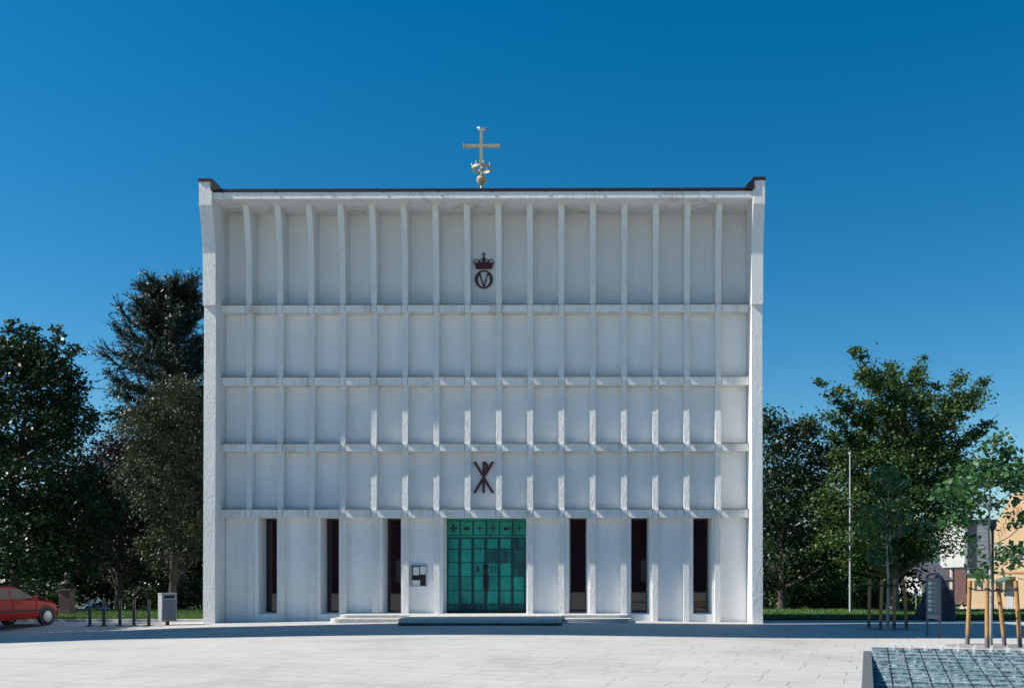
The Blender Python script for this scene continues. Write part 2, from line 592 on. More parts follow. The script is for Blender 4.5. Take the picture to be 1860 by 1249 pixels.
# ------------------------------------------------------------------ the church
church = empty('church', (0, 35.0, 0), R(-0.4), 'white concrete church with a gridded facade of ribs and beams and green copper doors', 'church')


def LX(px):
    return (px - XC) * 0.02


def LZ(py):
    return H - (py - HY) * 0.02


PS = 34.42 / F
XL, XR = (390 - XC) * PS, (1365 - XC) * PS       # inner faces of the corner posts
XLO, XRO = (366.5 - XC) * PS, (1386.3 - XC) * PS  # outer faces
RIBX = [LX(449.8 + 57.0 * i) for i in range(16)]
RW = 0.105
BEAMS = [(LZ(553.3), LZ(565.8)), (LZ(684.3), LZ(698.5)), (LZ(805.5), LZ(818.5)), (LZ(924.6), LZ(939.3))]
EZ0, EZ1 = 15.09, 15.33
PANEL = 0.46
# back wall of the upper storeys
w = MB()
w.box(XL, XR, PANEL, 1.3, BEAMS[3][1] + 0.02, BEAMS[0][0], None)
w.box(XL, XR, PANEL + 0.3, 1.3, BEAMS[0][0], EZ0)
w.build('wall', M['plaster'], church)
# corner posts with the flared head
for (xa, xb) in ((XLO, XL), (XR, XRO)):
    p = MB()
    p.prism([(-0.60, -0.3), (-0.48, LZ(561)), (1.3, LZ(561)), (1.3, -0.3)], 'x', xa + 0.015, xb - 0.015)
    prof = [(-0.57, LZ(561)), (-0.57, 13.25), (-0.60, 13.5), (-0.69, 14.1), (-0.83, 14.62), (-0.92, 14.84), (-0.92, 15.67), (1.3, 15.67), (1.3, LZ(561))]
    p.prism(prof, 'x', xa, xb)
    po = p.build('corner_post', M['rough'], church, 0.008)
    c = MB()
    c.box(xa - 0.02, xb + 0.02, -0.95, 1.35, 15.67, 15.78)
    inner = xb if xa < -5 else xa
    sgn = 1 if xa < -5 else -1
    q = [(inner - sgn * 0.04, 15.67), (inner - sgn * 0.04, EZ1 + 0.02), (inner + sgn * 0.30, EZ1 + 0.06), (inner + sgn * 0.26, EZ1 + 0.15), (inner - sgn * 0.02, 15.775)]
    c.prism(q, 'y', -0.955, 1.2)
    c.build('cap', M['fascia'], po)
# body behind the facade: a short tall block, then the lower nave
sw = MB()
sw.box(XLO + 0.02, XL - 0.003, 1.3, 4.2, -2.6, 15.2)
sw.box(XR + 0.003, XRO - 0.02, 1.3, 4.2, -2.6, 15.2)
sw.box(XL, XR, 3.6, 4.2, -2.6, 15.2)
sw.box(XLO + 4.0, XRO - 5.0, 4.203, 22.0, -2.6, 4.0)
sw.build('side_wall', M['plaster'], church)
rf = MB()
rf.box(XL, XR, 1.1, 3.6, 14.95, 15.25)
rf.build('roof', M['fascia'], church)
rf = MB()
rf.box(XLO + 3.8, XRO - 4.8, 4.21, 22.2, 4.003, 4.3)
rf.build('roof', M['fascia'], church)
ev = MB()
ev.box(XL, XR, -0.82, 1.3, EZ0, EZ1)
eo = ev.build('eave', M['beam'], church, 0.006)
fl = MB()
for i in range(10):
    a = XL + (XR - XL) * i / 10
    fl.box(a, a + (XR - XL) / 10 - 0.004, -0.838, 1.1, EZ1 + 0.002, EZ1 + 0.115)
    fl.box(a + .3, a + .36, -0.848, -0.82, EZ1 - 0.02, EZ1 + 0.05)
fl.build('edge_flashing', M['fascia'], eo)
# beams with their thin lead lips between the ribs
for zt, zb in BEAMS:
    b_ = MB()
    b_.box(XL, XR, 0.0, PANEL, zb, zt)
    b_.mi = 1
    for x in RIBX:
        for s in (-1, 1):
            b_.box(x + s * RW - .008, x + s * RW + .008, -.0025, .02, zb + .01, zt - .004)
    bo = b_.build('beam', [M['beam'], M['seam']], church)
    f_ = MB()
    edges = [XL - RW] + RIBX + [XR + RW]
    for i in range(17):
        f_.box(edges[i] + RW + .002, edges[i + 1] - RW - .002, -0.045, PANEL - 0.003, zt + 0.001, zt + 0.030)
    f_.build('sill_flashing', M['flash'], bo)
# ribs, one per bay line and storey
tops = [EZ0] + [b[1] for b in BEAMS]
for i, x in enumerate(RIBX):
    for s in range(4):
        zt, zb = tops[s], BEAMS[s][0]
        r_ = MB()
        if s == 0:
            prof = [(0.07, zb), (0.06, 12.6), (0.04, 13.2), (-0.01, 13.7), (-0.09, 14.2), (-0.20, 14.7), (-0.26, 14.85), (-0.30, zt), (PANEL + .3, zt), (PANEL + .3, BEAMS[0][0] + .01), (PANEL - .01, BEAMS[0][0] + .01), (PANEL - .01, zb)]
        else:
            prof = [(0.06, zb), (0.155, zt), (PANEL, zt), (PANEL, zb)]
        r_.prism(prof, 'x', x - RW, x + RW)
        r_.build('rib', M['rough'], church, 0.006)
# ground storey
Z4 = BEAMS[3][1]
RY, JY, PY, GY = 0.22, 0.30, 0.42, 1.12
for i, x in enumerate(RIBX):
    if i in (7, 8):
        continue
    r_ = MB()
    r_.box(x - RW, x + RW, RY, 1.3, -0.1, Z4)
    r_.build('rib', M['rough'], church, 0.006)
lw = MB()
edges = [XL - RW] + RIBX + [XR + RW]
WIN = (1, 3, 5, 11, 13, 15)
for k in range(17):
    a, b2 = edges[k] + RW + 0.002, edges[k + 1] - RW - 0.002
    if k in (7, 8, 9):
        continue
    if k in WIN:
        a2, b3 = a + 0.15, b2 - 0.085
        lw.prism([(a, JY), (a2, JY), (a2 + .07, 1.3), (a, 1.3)], 'z', -0.1, Z4 + 0.12)
        lw.prism([(b2, JY), (b3, JY), (b3 - .07, 1.3), (b2, 1.3)], 'z', -0.1, Z4 + 0.12)
        lw.add([(a2, JY, -.1), (b3, JY, -.1), (b3, JY, .30), (a2, JY, .30), (a2, 1.3, -.1), (b3, 1.3, -.1), (b3, 1.3, .36), (a2, 1.3, .36)],
               [(0, 1, 2, 3), (3, 2, 6, 7), (4, 5, 6, 7)])
        lw.box(a2, b3, JY + .7, 1.3, Z4 + .03, Z4 + .12)
        A2, B3 = a2, b3
        a2, b3 = a2 + .05, b3 - .05
        fr = MB()
        fr.box(a2, a2 + .03, GY - .05, GY + .02, .345, Z4 + .03)
        fr.box(b3 - .03, b3, GY - .05, GY + .02, .345, Z4 + .03)
        fr.box(a2 + .035, b3 - .035, GY - .05, GY + .02, .345, .38)
        wo = fr.build('window', M['darkiron'], church)
        g = MB()
        g.box(a2 + .035, b3 - .035, GY - .01, GY + .01, .38, Z4 + .03)
        g.build('pane', M['glass'], wo)
    else:
        lw.box(a, b2, PY, 1.3, -0.1, Z4)
# splayed door reveals
DL, DR = LX(802), LX(956)
DLi, DRi = (811 - XC) * 0.02057, (955 - XC) * 0.02057
lw.prism([(RIBX[6] + RW + .002, RY + .03), (DL, RY + .03), (DLi, 1.02), (DLi, 1.3), (RIBX[6] + RW + .002, 1.3)], 'z', -.1, Z4)
lw.prism([(RIBX[9] - RW - .002, RY + .03), (DR, RY + .03), (DRi, 1.02), (DRi, 1.3), (RIBX[9] - RW - .002, 1.3)], 'z', -.1, Z4)
lw.build('lower_wall', M['plaster'], church)
bk = MB()
bk.box(XL, XR, 1.31, 1.5, -0.1, Z4 + 0.015)
bk.build('backing_wall', M['black'], church)


# the copper double door
door = MB()
DZ0, DZ1 = 0.335, 3.83
door.box(DLi, DRi, 1.045, 1.30, DZ0, DZ1)
do = door.build('double_door', M['copperdark'], church)
DC = (882 - XC) * 0.02057
ZH = H - (974 - HY) * 0.02057
hd = MB()
hd.box(DLi, DRi, 1.025, 1.06, ZH - .02, ZH + .045)
hd.box(DLi, DRi, 1.028, 1.06, DZ1 - .06, DZ1)
cw = (DRi - DLi) / 6
for k in range(6):
    a = DLi + cw * k
    hd.box(a + .028, a + cw - .028, 1.02, 1.06, ZH + .07, DZ1 - .085)
hd.build('header_panel', M['copperlight'], do, 0.005)


def cross_shape(mb, cx, cz, s, th, y0, y1, fl=0.0):
    mb.box(cx - th, cx + th, y0, y1, cz - s, cz + s)
    mb.box(cx - s, cx - th, y0 + .001, y1, cz - th, cz + th)
    mb.box(cx + th, cx + s, y0 + .001, y1, cz - th, cz + th)
    if fl:
        for dx, dz in ((s, 0), (-s, 0), (0, s), (0, -s)):
            mb.box(cx + dx - fl, cx + dx + fl, y0 + .002, y1, cz + dz - fl, cz + dz + fl)


def crown_shape(mb, cx, cz, w_, h_, y0, y1):
    p = [(-w_, h_), (-.7 * w_, -h_), (.7 * w_, -h_), (w_, h_), (.5 * w_, -.1 * h_), (.28 * w_, .7 * h_), (0, 0), (-.28 * w_, .7 * h_), (-.5 * w_, -.1 * h_)]
    mb.prism([(cx + x, cz + z) for x, z in p], 'y', y0, y1)


zc = (ZH + .07 + DZ1 - .085) / 2
for k in range(6):
    o = MB()
    cx = DLi + cw * (k + .5)
    if k in (1, 4):
        crown_shape(o, cx, zc, .115, .085, 1.008, 1.03)
    else:
        cross_shape(o, cx, zc, .10, .016 if k else .026, 1.008, 1.03, .022 if k else .04)
    o.build('ornament', M['rust'], do)
rng_d = random.Random(3)
for side in (0, 1):
    a0, b0 = (DLi + .01, DC - .006) if side == 0 else (DC + .006, DRi - .01)
    lf = MB()
    lf.mi = 1
    lf.box(a0, b0, 1.03, 1.06, DZ0 + .01, ZH - .025)
    lf.mi = 0
    lw3 = (b0 - a0) / 3
    zr = [DZ0 + .05, .66, 1.17, 1.68, 2.20, 2.71, ZH - .06]
    for k in range(3):
        for j in range(6):
            x0, x1 = a0 + lw3 * k + .05, a0 + lw3 * (k + 1) - .06
            lf.mi = 2 if j == 0 or (side == 1 and (k, j) in ((2, 5), (2, 4), (1, 4), (0, 4), (2, 3))) else 0
            lf.box(x0, x1, 1.008 + rng_d.random() * .006, 1.034, zr[j] + .016, zr[j + 1] - .016)
            lf.mi = 0
    kp = MB()
    kp.box(a0, b0, 1.004, 1.03, DZ0 + .012, DZ0 + .10)
    kp.build('kick_plate', M['copperdark'], do, .004)
    lf.mi = 1
    for k in range(4):
        x0 = a0 + lw3 * k + (-.012 if k == 3 else .004)
        for j in range(7):
            zz = DZ0 + .25 + j * .42
            if zz < ZH - .1:
                lf.box(x0 - .01, x0 + .03, .995, 1.03, zz, zz + .09)
    lf.build('door_leaf', [M['copper'], M['copperdark'], M['copperworn']], do, 0.004)
# handles with brown worn patches round them
for s in (-1, 1):
    h_ = MB()
    h_.tube([(DC + s * .05, 1.0, 1.28), (DC + s * .055, .96, 1.32), (DC + s * .055, .96, 1.85), (DC + s * .05, 1.0, 1.90)], .022, 8)
    h_.prism([(DC + s * .015, .80), (DC + s * .05, .95), (DC + s * .085, 1.25), (DC + s * .10, 1.5), (DC + s * .09, 1.72), (DC + s * .05, 1.86), (DC + s * .015, 1.9)], 'y', 1.002, 1.012)
    h_.box(DC + s * .055 - .05, DC + s * .055 + .05, .985, 1.02, 1.95, 2.12)
    h_.build('door_handle', M['rust'], do)
# the letters alpha and omega
lz = 1.95
ax = DC - .30
o = MB()
o.prism([(ax - .095, lz - .12), (ax - .06, lz - .12), (ax, lz + .07), (ax + .06, lz - .12), (ax + .095, lz - .12), (ax + .018, lz + .13), (ax - .018, lz + .13)], 'y', .996, 1.02)
o.box(ax - .045, ax + .045, .9965, 1.02, lz - .05, lz - .025)
o.build('letter', M['rust'], do)
ox = DC + .29
o = MB()
pts_o, pts_i = [], []
for i in range(21):
    a = R(-55 + 290 * i / 20)
    pts_o.append((ox + .095 * math.cos(a), lz + .02 + .105 * math.sin(a)))
    pts_i.append((ox + .066 * math.cos(a), lz + .02 + .08 * math.sin(a)))
o.prism(pts_o + pts_i[::-1], 'y', .996, 1.02)
o.box(ox - .10, ox - .035, .9965, 1.02, lz - .12, lz - .085)
o.box(ox + .035, ox + .10, .9965, 1.02, lz - .12, lz - .085)
o.build('letter', M['rust'], do)

# royal monogram: crown over an O with a V inside
ey = PANEL + 0.3
mono = MB()
sc = 0.0205


def EX(px): return (px - XC) * sc
def EZ(py): return H - (py - HY) * sc


cx, cz = EX(879.2), EZ(509.5)
n = 40
outer = [(cx + .325 * math.cos(2 * PI * i / n), cz + .335 * math.sin(2 * PI * i / n)) for i in range(n)]
inner = [(cx + .225 * math.cos(2 * PI * i / n), cz + .295 * math.sin(2 * PI * i / n)) for i in range(n)]
mono.ring(outer, inner, ey - .07, ey - .02)
mo = mono.build('monogram', M['maroon'], church)
v = MB()
vt = cz + .165
v.prism([(cx - .17, vt), (cx - .12, vt), (cx + .005, cz - .21), (cx + .11, vt), (cx + .145, vt), (cx + .015, cz - .30), (cx - .015, cz - .30)], 'y', ey - .075, ey - .015)
v.box(cx - .20, cx - .09, ey - .076, ey - .015, vt, vt + .022)
v.box(cx + .08, cx + .18, ey - .076, ey - .015, vt, vt + .022)
v.build('letter', M['darkiron'], mo)
cr = MB()
zb_ = EZ(490.5)
cr.prism([(cx - .29, zb_), (cx + .29, zb_), (cx + .345, zb_ + .24), (cx + .24, zb_ + .20), (cx + .17, zb_ + .30), (cx + .08, zb_ + .22), (cx, zb_ + .34), (cx - .08, zb_ + .22), (cx - .17, zb_ + .30), (cx - .24, zb_ + .20), (cx - .345, zb_ + .24)], 'y', ey - .09, ey - .02)
cro = cr.build('crown', M['maroon'], mo)
ar = MB()
for (c0, rr) in ((-.27, .095), (-.115, .085), (.115, .085), (.27, .095)):
    pts = [(cx + c0 + rr * math.cos(a), ey - .075, zb_ + .25 + rr * math.sin(a)) for a in [PI * (-.25 + 1.5 * i / 12) for i in range(13)]]
    ar.tube(pts, .014, 6)
ar.lathe([(.01, -.05), (.045, -.03), (.055, 0), (.045, .03), (.01, .05)], (cx, ey - .07, zb_ + .385), 12)
ar.box(cx - .04, cx + .04, ey - .085, ey - .03, zb_ + .30, zb_ + .345)
cross_shape(ar, cx, zb_ + .53, .075, .013, ey - .09, ey - .05)
ar.box(cx - .012, cx + .012, ey - .08, ey - .05, zb_ + .42, zb_ + .47)
ar.build('crown_arch', M['darkiron'], mo)

# chi rho
ch = MB()
sc = 0.0204
cx, cz = EX(879.6), EZ(867.7)
hh, ww, th = .57, .335, .048
ch.prism([(cx - ww - th, cz + hh), (cx - ww + th, cz + hh), (cx + ww + th, cz - hh), (cx + ww - th, cz - hh)], 'y', PANEL - .075, PANEL - .02)
ch.prism([(cx + ww - th, cz + hh), (cx + ww + th, cz + hh), (cx - ww + th, cz - hh), (cx - ww - th, cz - hh)], 'y', PANEL - .078, PANEL - .022)
ch.box(cx - .042, cx + .042, PANEL - .082, PANEL - .024, cz - hh, cz + hh)
po_, pi_ = [], []
for i in range(13):
    a = PI / 2 - PI * i / 12
    po_.append((cx + .042 + .12 * math.cos(a), cz + hh - .19 + .19 * math.sin(a)))
    pi_.append((cx + .042 + .05 * math.cos(a), cz + hh - .19 + .115 * math.sin(a)))
ch.prism(po_ + pi_[::-1], 'y', PANEL - .08, PANEL - .023)
ch.build('chi_rho_emblem', M['maroon'], church)

# roof cross with crown ring and ball
sc = 0.0204
ry = sc * 1750 - 35.0
cx = EX(874.3)
rc = MB()
rc.tube([(cx, ry, 15.2), (cx, ry, EZ(334))], .045, 10)
rc.tube([(cx, ry, EZ(320)), (cx, ry, EZ(300))], .03, 10)
rco = rc.build('roof_cross', M['gold'], church)
bl = MB()
cz = EZ(327)
bl.lathe([(.01, -.2), (.08, -.17), (.15, -.10), (.185, 0), (.188, .012), (.192, .015), (.192, .03), (.186, .033), (.15, .11), (.08, .17), (.01, .2)], (cx, ry, cz), 24)
bl.build('ball', M['gold'], rco, smooth=True)
rg = MB()
cz = EZ(306)
n = 28
for r0, r1, z0, z1 in ((.335, .365, -.045, .045),):
    vv = []
    for i in range(n):
        a = 2 * PI * i / n
        for rr, zz in ((r0, z0), (r1, z0), (r1, z1), (r0, z1)):
            vv.append((cx + rr * math.cos(a), ry + rr * math.sin(a), cz + zz))
    ff = []
    for i in range(n):
        for k in range(4):
            ff.append((4 * i + k, 4 * ((i + 1) % n) + k, 4 * ((i + 1) % n) + (k + 1) % 4, 4 * i + (k + 1) % 4))
    rg.add(vv, ff)
for i in range(8):
    a = 2 * PI * i / 8 + .3
    x, y = cx + .36 * math.cos(a), ry + .36 * math.sin(a)
    rg.lathe([(.012, .04), (.028, .10), (.012, .16), (.004, .17)], (x, y, cz), 8)
for i in range(2):
    a = PI / 2 * i + .4
    rg.tube([(cx - .34 * math.cos(a), ry - .34 * math.sin(a), cz), (cx + .34 * math.cos(a), ry + .34 * math.sin(a), cz)], .02, 6)
rg.build('crown_ring', M['gold'], rco, smooth=True)
cb = MB()
cb.box(cx - .055, cx + .055, ry - .05, ry + .05, EZ(297), EZ(239.5))
cb.prism([(cx - .09, EZ(297)), (cx + .09, EZ(297)), (cx + .06, EZ(290)), (cx - .06, EZ(290))], 'y', ry - .07, ry + .07)
za, zb_ = EZ(267.5), EZ(262.5)
cb.box(cx - .62, cx - .055, ry - .05, ry + .05, za, zb_)
cb.box(cx + .055, cx + .62, ry - .05, ry + .05, za, zb_)
for s in (-1, 1):
    cb.prism([(cx + s * .62, za), (cx + s * .675, za - .025), (cx + s * .675, zb_ + .03), (cx + s * .62, zb_)], 'y', ry - .065, ry + .065)
cb.build('cross_arms', M['gold'], rco, 0.006)
cross_top = church.matrix_basis @ Vector((cx, ry, EZ(239.5)))


# gull on the cross
def gull(base):
    root = empty('gull', base, 0, 'white gull with grey wings perched on top of the roof cross', 'gull')
    me = bpy.data.meshes.new('body')
    pts = [(-.165, 0, .165), (-.13, 0, .17), (-.10, 0, .14), (-.04, 0, .105), (.04, 0, .095), (.11, 0, .10), (.17, 0, .105)]
    rad = [(.012, .012), (.042, .042), (.048, .05), (.068, .07), (.062, .06), (.035, .03), (.016, .008)]
    bm = bmesh.new()
    vs = [bm.verts.new(p) for p in pts]
    for i in range(len(vs) - 1):
        bm.edges.new((vs[i], vs[i + 1]))
    bm.to_mesh(me)
    bm.free()
    o = bpy.data.objects.new('body', me)
    COL.objects.link(o)
    o.parent = root
    md = o.modifiers.new('skin', 'SKIN')
    for i, d in enumerate(me.skin_vertices[0].data):
        d.radius = rad[i]
    me.skin_vertices[0].data[3].use_root = True
    o.modifiers.new('sub', 'SUBSURF').levels = 2
    o.modifiers['sub'].render_levels = 2
    me.materials.append(M['gullwhite'])
    for s in (-1, 1):
        w_ = MB()
        pr = [(-.08, .15), (0, .165), (.10, .135), (.235, .115), (.20, .10), (.06, .085), (-.04, .10)]
        w_.prism(pr, 'y', s * .058, s * .073)
        w_.build('wing', M['gullgrey'], root, .004)
    tl = MB()
    tl.box(.15, .235, -.03, .03, .10, .112)
    tl.build('tail', M['black'], root, .003)
    bk_ = MB()
    bk_.lathe([(.011, 0), (.007, .035), (.002, .05)], (0, 0, 0), 8, Matrix.Translation((-.165, 0, .168)) @ Matrix.Rotation(R(-95), 4, 'Y'))
    bk_.build('beak', simple('beak_yellow', (.6, .35, .05)), root)
    for s in (-1, 1):
        l_ = MB()
        l_.tube([(0, s * .02, .06), (-.005, s * .02, 0)], .006, 6)
        l_.box(-.04, .015, s * .02 - .014, s * .02 + .014, 0, .006)
        l_.build('leg', M['pinkgranite'], root)


gull(cross_top)

# notice board on the wall panel left of the door
nb_sc = (35 + PY) / 1750


def NP(px, py): return ((px - XC) * nb_sc, H - (py - HY) * nb_sc)


nx0, nz1 = NP(746.2, 1025)
nx1, nz0 = NP(775.1, 1064.5)
nb = empty('notice_board', (0, 35.0, 0), R(-0.4), 'black notice board with three white sheets on the white wall beside the green door', 'notice board')
o = MB()
o.box(nx0, nx0 + .035, PY - .07, PY, nz0, nz1)
o.box(nx1 - .035, nx1, PY - .07, PY, nz0, nz1)
o.box(nx0 + .035, nx1 - .035, PY - .07, PY, nz0, nz0 + .03)
o.box(nx0 + .035, nx1 - .035, PY - .07, PY, nz1 - .03, nz1)
o.build('frame', M['alu'], nb, .004)
o = MB()
o.box(nx0 + .035, nx1 - .035, PY - .045, PY, nz0 + .03, nz1 - .03)
o.build('backing', M['black'], nb)
for (a, b2, c, d) in ((750, 761.3, 1028.8, 1043.8), (763.2, 774.2, 1027.8, 1042.5), (748.5, 763, 1053, 1064)):
    x0, z1 = NP(a, c)
    x1, z0 = NP(b2, d)
    o = MB()
    o.box(x0, x1, PY - .05, PY - .046, z0, z1)
    p_ = o.build('paper', M['paper'], nb)
    for k in range(6):
        pass

# ------------------------------------------------------------------ entrance steps
st = empty('entrance_steps', (0, 0, 0), 0, 'pale granite entrance steps with rounded ends in front of the green door', 'steps')


def rounded(x0, x1, y0, y1, r):
    p = [(x1, y1), (x0, y1)]
    for i in range(7):
        a = PI + PI / 2 * i / 6
        p.append((x0 + r + r * math.cos(a), y0 + r + r * math.sin(a)))
    for i in range(7):
        a = 1.5 * PI + PI / 2 * i / 6
        p.append((x1 - r + r * math.cos(a), y0 + r + r * math.sin(a)))
    return p


def step(x0, x1, y0, y1, r, z):
    mb = MB()
    mb.prism(rounded(x0, x1, y0, y1, r), 'z', -0.15, z)
    o = mb.build('step', M['granite'], st, 0.02)
    return o


Ya, Yb_, Yc = 34.0, 33.35, 30.9
step((614 - XC) * Ya / F, (1143 - XC) * Ya / F, Ya, 35.6, .35, .33)
step((596 - XC) * Yb_ / F, (1148 - XC) * Yb_ / F, Yb_, 35.5, .35, .225)
step((720 - XC) * Yc / F, (1019 - XC) * Yc / F, Yc, 34.2, .42, .326)
dr = MB()
xa, xb = (724 - XC) * Yc / F, (1015 - XC) * Yc / F
rnd = random.Random(8)
tops_ = []
dr.prism(rounded(xa - .09, xb + .09, Yc - .012, 33.0, .42), 'z', .0, .20)
dr.build('dirt_shade_band', simple('brown_stain_shade', (0.09, 0.065, 0.06), 0.9, 0.5, 3.0), st)  # brown dirt stain and the undercut's shadow, both put into one dark colour

# ------------------------------------------------------------------ fountain basin
ft = empty('fountain', (0, 0, 0), 0, 'sloping rectangular fountain basin of wet glass tiles with a dark granite kerb', 'fountain')


def pz(v): return 0.10 - 0.062 * (v - PTOP)


k_ = MB()
k_.add([pool(0, 0, -1.2), pool(.18, 0, -1.2), pool(.18, PL, -1.2), pool(0, PL, -1.2), pool(0, 0, .035), pool(.18, 0, .035), pool(.18, PL, .035), pool(0, PL, .035)],
       [(3, 2, 1, 0), (4, 5, 6, 7), (0, 1, 5, 4), (1, 2, 6, 5), (2, 3, 7, 6), (3, 0, 4, 7)])
k_.build('kerb', M['darkgranite'], ft, .012)
k_ = MB()
k_.add([pool(.183, PTOP, -1.2), pool(PW, PTOP, -1.2), pool(PW, PTOP + .1, -1.2), pool(.183, PTOP + .1, -1.2), pool(.183, PTOP, .095), pool(PW, PTOP, .095), pool(PW, PTOP + .1, .095), pool(.183, PTOP + .1, .095)],
       [(3, 2, 1, 0), (4, 5, 6, 7), (0, 1, 5, 4), (1, 2, 6, 5), (2, 3, 7, 6), (3, 0, 4, 7)])
k_.build('back_edge', M['darkgranite'], ft)


def water():
    m, t, b = newmat('running_water')
    tc = node(t, 'TexCoord')
    mp = node(t, 'Mapping')
    mp.inputs['Rotation'].default_value = (0, 0, -PA)
    mp.inputs['Scale'].default_value = (1.6, 11.0, 3.0)
    t.links.new(tc.outputs['Object'], mp.inputs['Vector'])
    n1 = node(t, 'TexNoise', Scale=1.0, Detail=6.0, Roughness=0.65)
    n1.inputs['Distortion'].default_value = 0.8
    t.links.new(mp.outputs[0], n1.inputs['Vector'])
    c = ramp(t, n1.outputs['Fac'], [(0.36, (0.04, 0.10, 0.13)), (0.50, (0.15, 0.25, 0.28)), (0.60, (0.48, 0.56, 0.58))])  # sky reflection and pale ripple streaks put into the base colour
    t.links.new(c, b.inputs['Base Color'])
    b.inputs['Roughness'].default_value = 0.12
    b.inputs['Specular IOR Level'].default_value = 0.5
    bp = node(t, 'Bump', Strength=0.9, Distance=0.06)
    t.links.new(n1.outputs['Fac'], bp.inputs['Height'])
    t.links.new(bp.outputs[0], b.inputs['Normal'])
    return m


M['water'] = water()
m, t, b = newmat('glint_lip')
tc = node(t, 'TexCoord')
nz = node(t, 'TexNoise', Scale=9.0, Detail=5.0, Roughness=0.7)
t.links.new(tc.outputs['Object'], nz.inputs['Vector'])
t.links.new(ramp(t, nz.outputs['Fac'], [(0.42, (0.03, 0.07, 0.09)), (0.56, (0.25, 0.33, 0.36)), (0.66, (0.8, 0.82, 0.83))]), b.inputs['Base Color'])  # broken white glints along the water lips, put into the colour
b.inputs['Roughness'].default_value = 0.25
M['glint'] = m
w_ = MB()
nu, nv = 27, 26
CU, CV = (PW - .18) / nu, (PL - PTOP - .1) / nv
for j in range(nv):
    v0 = PTOP + .1 + CV * j
    v1 = v0 + CV
    z0, z1 = pz(v0), pz(v1)
    # each row of tiles lies a little flatter than the slope and drops over a lip
    w_.add([pool(.18, v0, z0 - .012), pool(PW, v0, z0 - .012), pool(PW, v1, z1 + .012), pool(.18, v1, z1 + .012)], [(0, 1, 2, 3)])
    w_.mi = 1
    w_.add([pool(.18, v1, z1 + .016), pool(PW, v1, z1 + .016), pool(PW, v1, z1 - .020), pool(.18, v1, z1 - .020)], [(0, 1, 2, 3)])
    w_.mi = 0
w_.build('water', [M['water'], M['glint']], ft)
bars = MB()
for i in range(1, nu):
    u = .18 + CU * i
    for (ua, ub) in ((u - .008, u + .008),):
        v0, v1 = PTOP + .1, PL
        bars.add([pool(ua, v0, pz(v0) + .010), pool(ub, v0, pz(v0) + .010), pool(ub, v1, pz(v1) + .022), pool(ua, v1, pz(v1) + .022),
                  pool(ua, v0, pz(v0) - .05), pool(ub, v0, pz(v0) - .05), pool(ub, v1, pz(v1) - .05), pool(ua, v1, pz(v1) - .05)],
                 [(0, 1, 2, 3), (0, 4, 5, 1), (1, 5, 6, 2), (3, 2, 6, 7), (0, 3, 7, 4)])
bars.build('glazing_bars', M['darkiron'], ft)
rj = random.Random(12)
for i in range(1, 22):
    j_ = MB()
    u = .18 + CU * (i + .45)
    hgt = .09 + .05 * rj.random()
    for k in range(26):
        du, dv = rj.gauss(0, .04), rj.gauss(0, .035)
        hk = max(.015, hgt * 1.7 * (1 - min(.9, (abs(du) + abs(dv)) * 8))) * rj.uniform(.3, 1)
        rr_ = rj.uniform(.008, .02)
        p = pool(u + du, PTOP + .32 + dv, pz(PTOP + .3) + hk)
        j_.lathe([(.002, -rr_), (rr_, 0), (.002, rr_ * 1.3)], p, 6)
    j_.lathe([(.05, -.01), (.03, hgt * .4), (.012, hgt), (.003, hgt * 1.4)], pool(u, PTOP + .32, pz(PTOP + .3)), 8)
    j_.build('water_jet', M['jet'], ft, smooth=True)


# ------------------------------------------------------------------ trees
def leaf_mesh(name, C, size, mat, parent, seed, aspect=0.75, flat=0.0, droop=None):
    r = np.random.RandomState(seed)
    N = len(C)
    nrm = r.normal(0, 1, (N, 3))
    nrm[:, 2] = np.abs(nrm[:, 2]) + flat
    nrm /= np.linalg.norm(nrm, axis=1)[:, None]
    a = r.normal(0, 1, (N, 3))
    if droop is not None:
        a = np.array(droop)[None, :] + r.normal(0, .35, (N, 3)) if np.ndim(droop) == 1 else droop + r.normal(0, .25, (N, 3))
    u = a - (a * nrm).sum(1)[:, None] * nrm
    u /= np.linalg.norm(u, axis=1)[:, None] + 1e-9
    w_ = np.cross(nrm, u)
    s = size * r.uniform(0.6, 1.3, N)[:, None]
    V = np.empty((N, 4, 3))
    V[:, 0] = C - u * s * .5
    V[:, 1] = C - u * s * .02 + w_ * s * aspect * .5 - nrm * s * .06
    V[:, 2] = C + u * s * .5 - nrm * s * .05
    V[:, 3] = C - u * s * .02 - w_ * s * aspect * .5 - nrm * s * .06
    me = bpy.data.meshes.new(name)
    me.vertices.add(4 * N)
    me.vertices.foreach_set('co', V.reshape(-1))
    me.loops.add(4 * N)
    me.loops.foreach_set('vertex_index', np.arange(4 * N, dtype=np.int32))
    me.polygons.add(N)
    me.polygons.foreach_set('loop_start', np.arange(0, 4 * N, 4, dtype=np.int32))
    me.polygons.foreach_set('loop_total', np.full(N, 4, dtype=np.int32))
    me.update()
    me.validate()
    me.materials.append(mat)
    o = bpy.data.objects.new(name, me)
    COL.objects.link(o)
    o.parent = parent
    return o


def bez(a, b, c, n):
    return [a * (1 - t) ** 2 + b * 2 * t * (1 - t) + c * t * t for t in [i / n for i in range(n + 1)]]


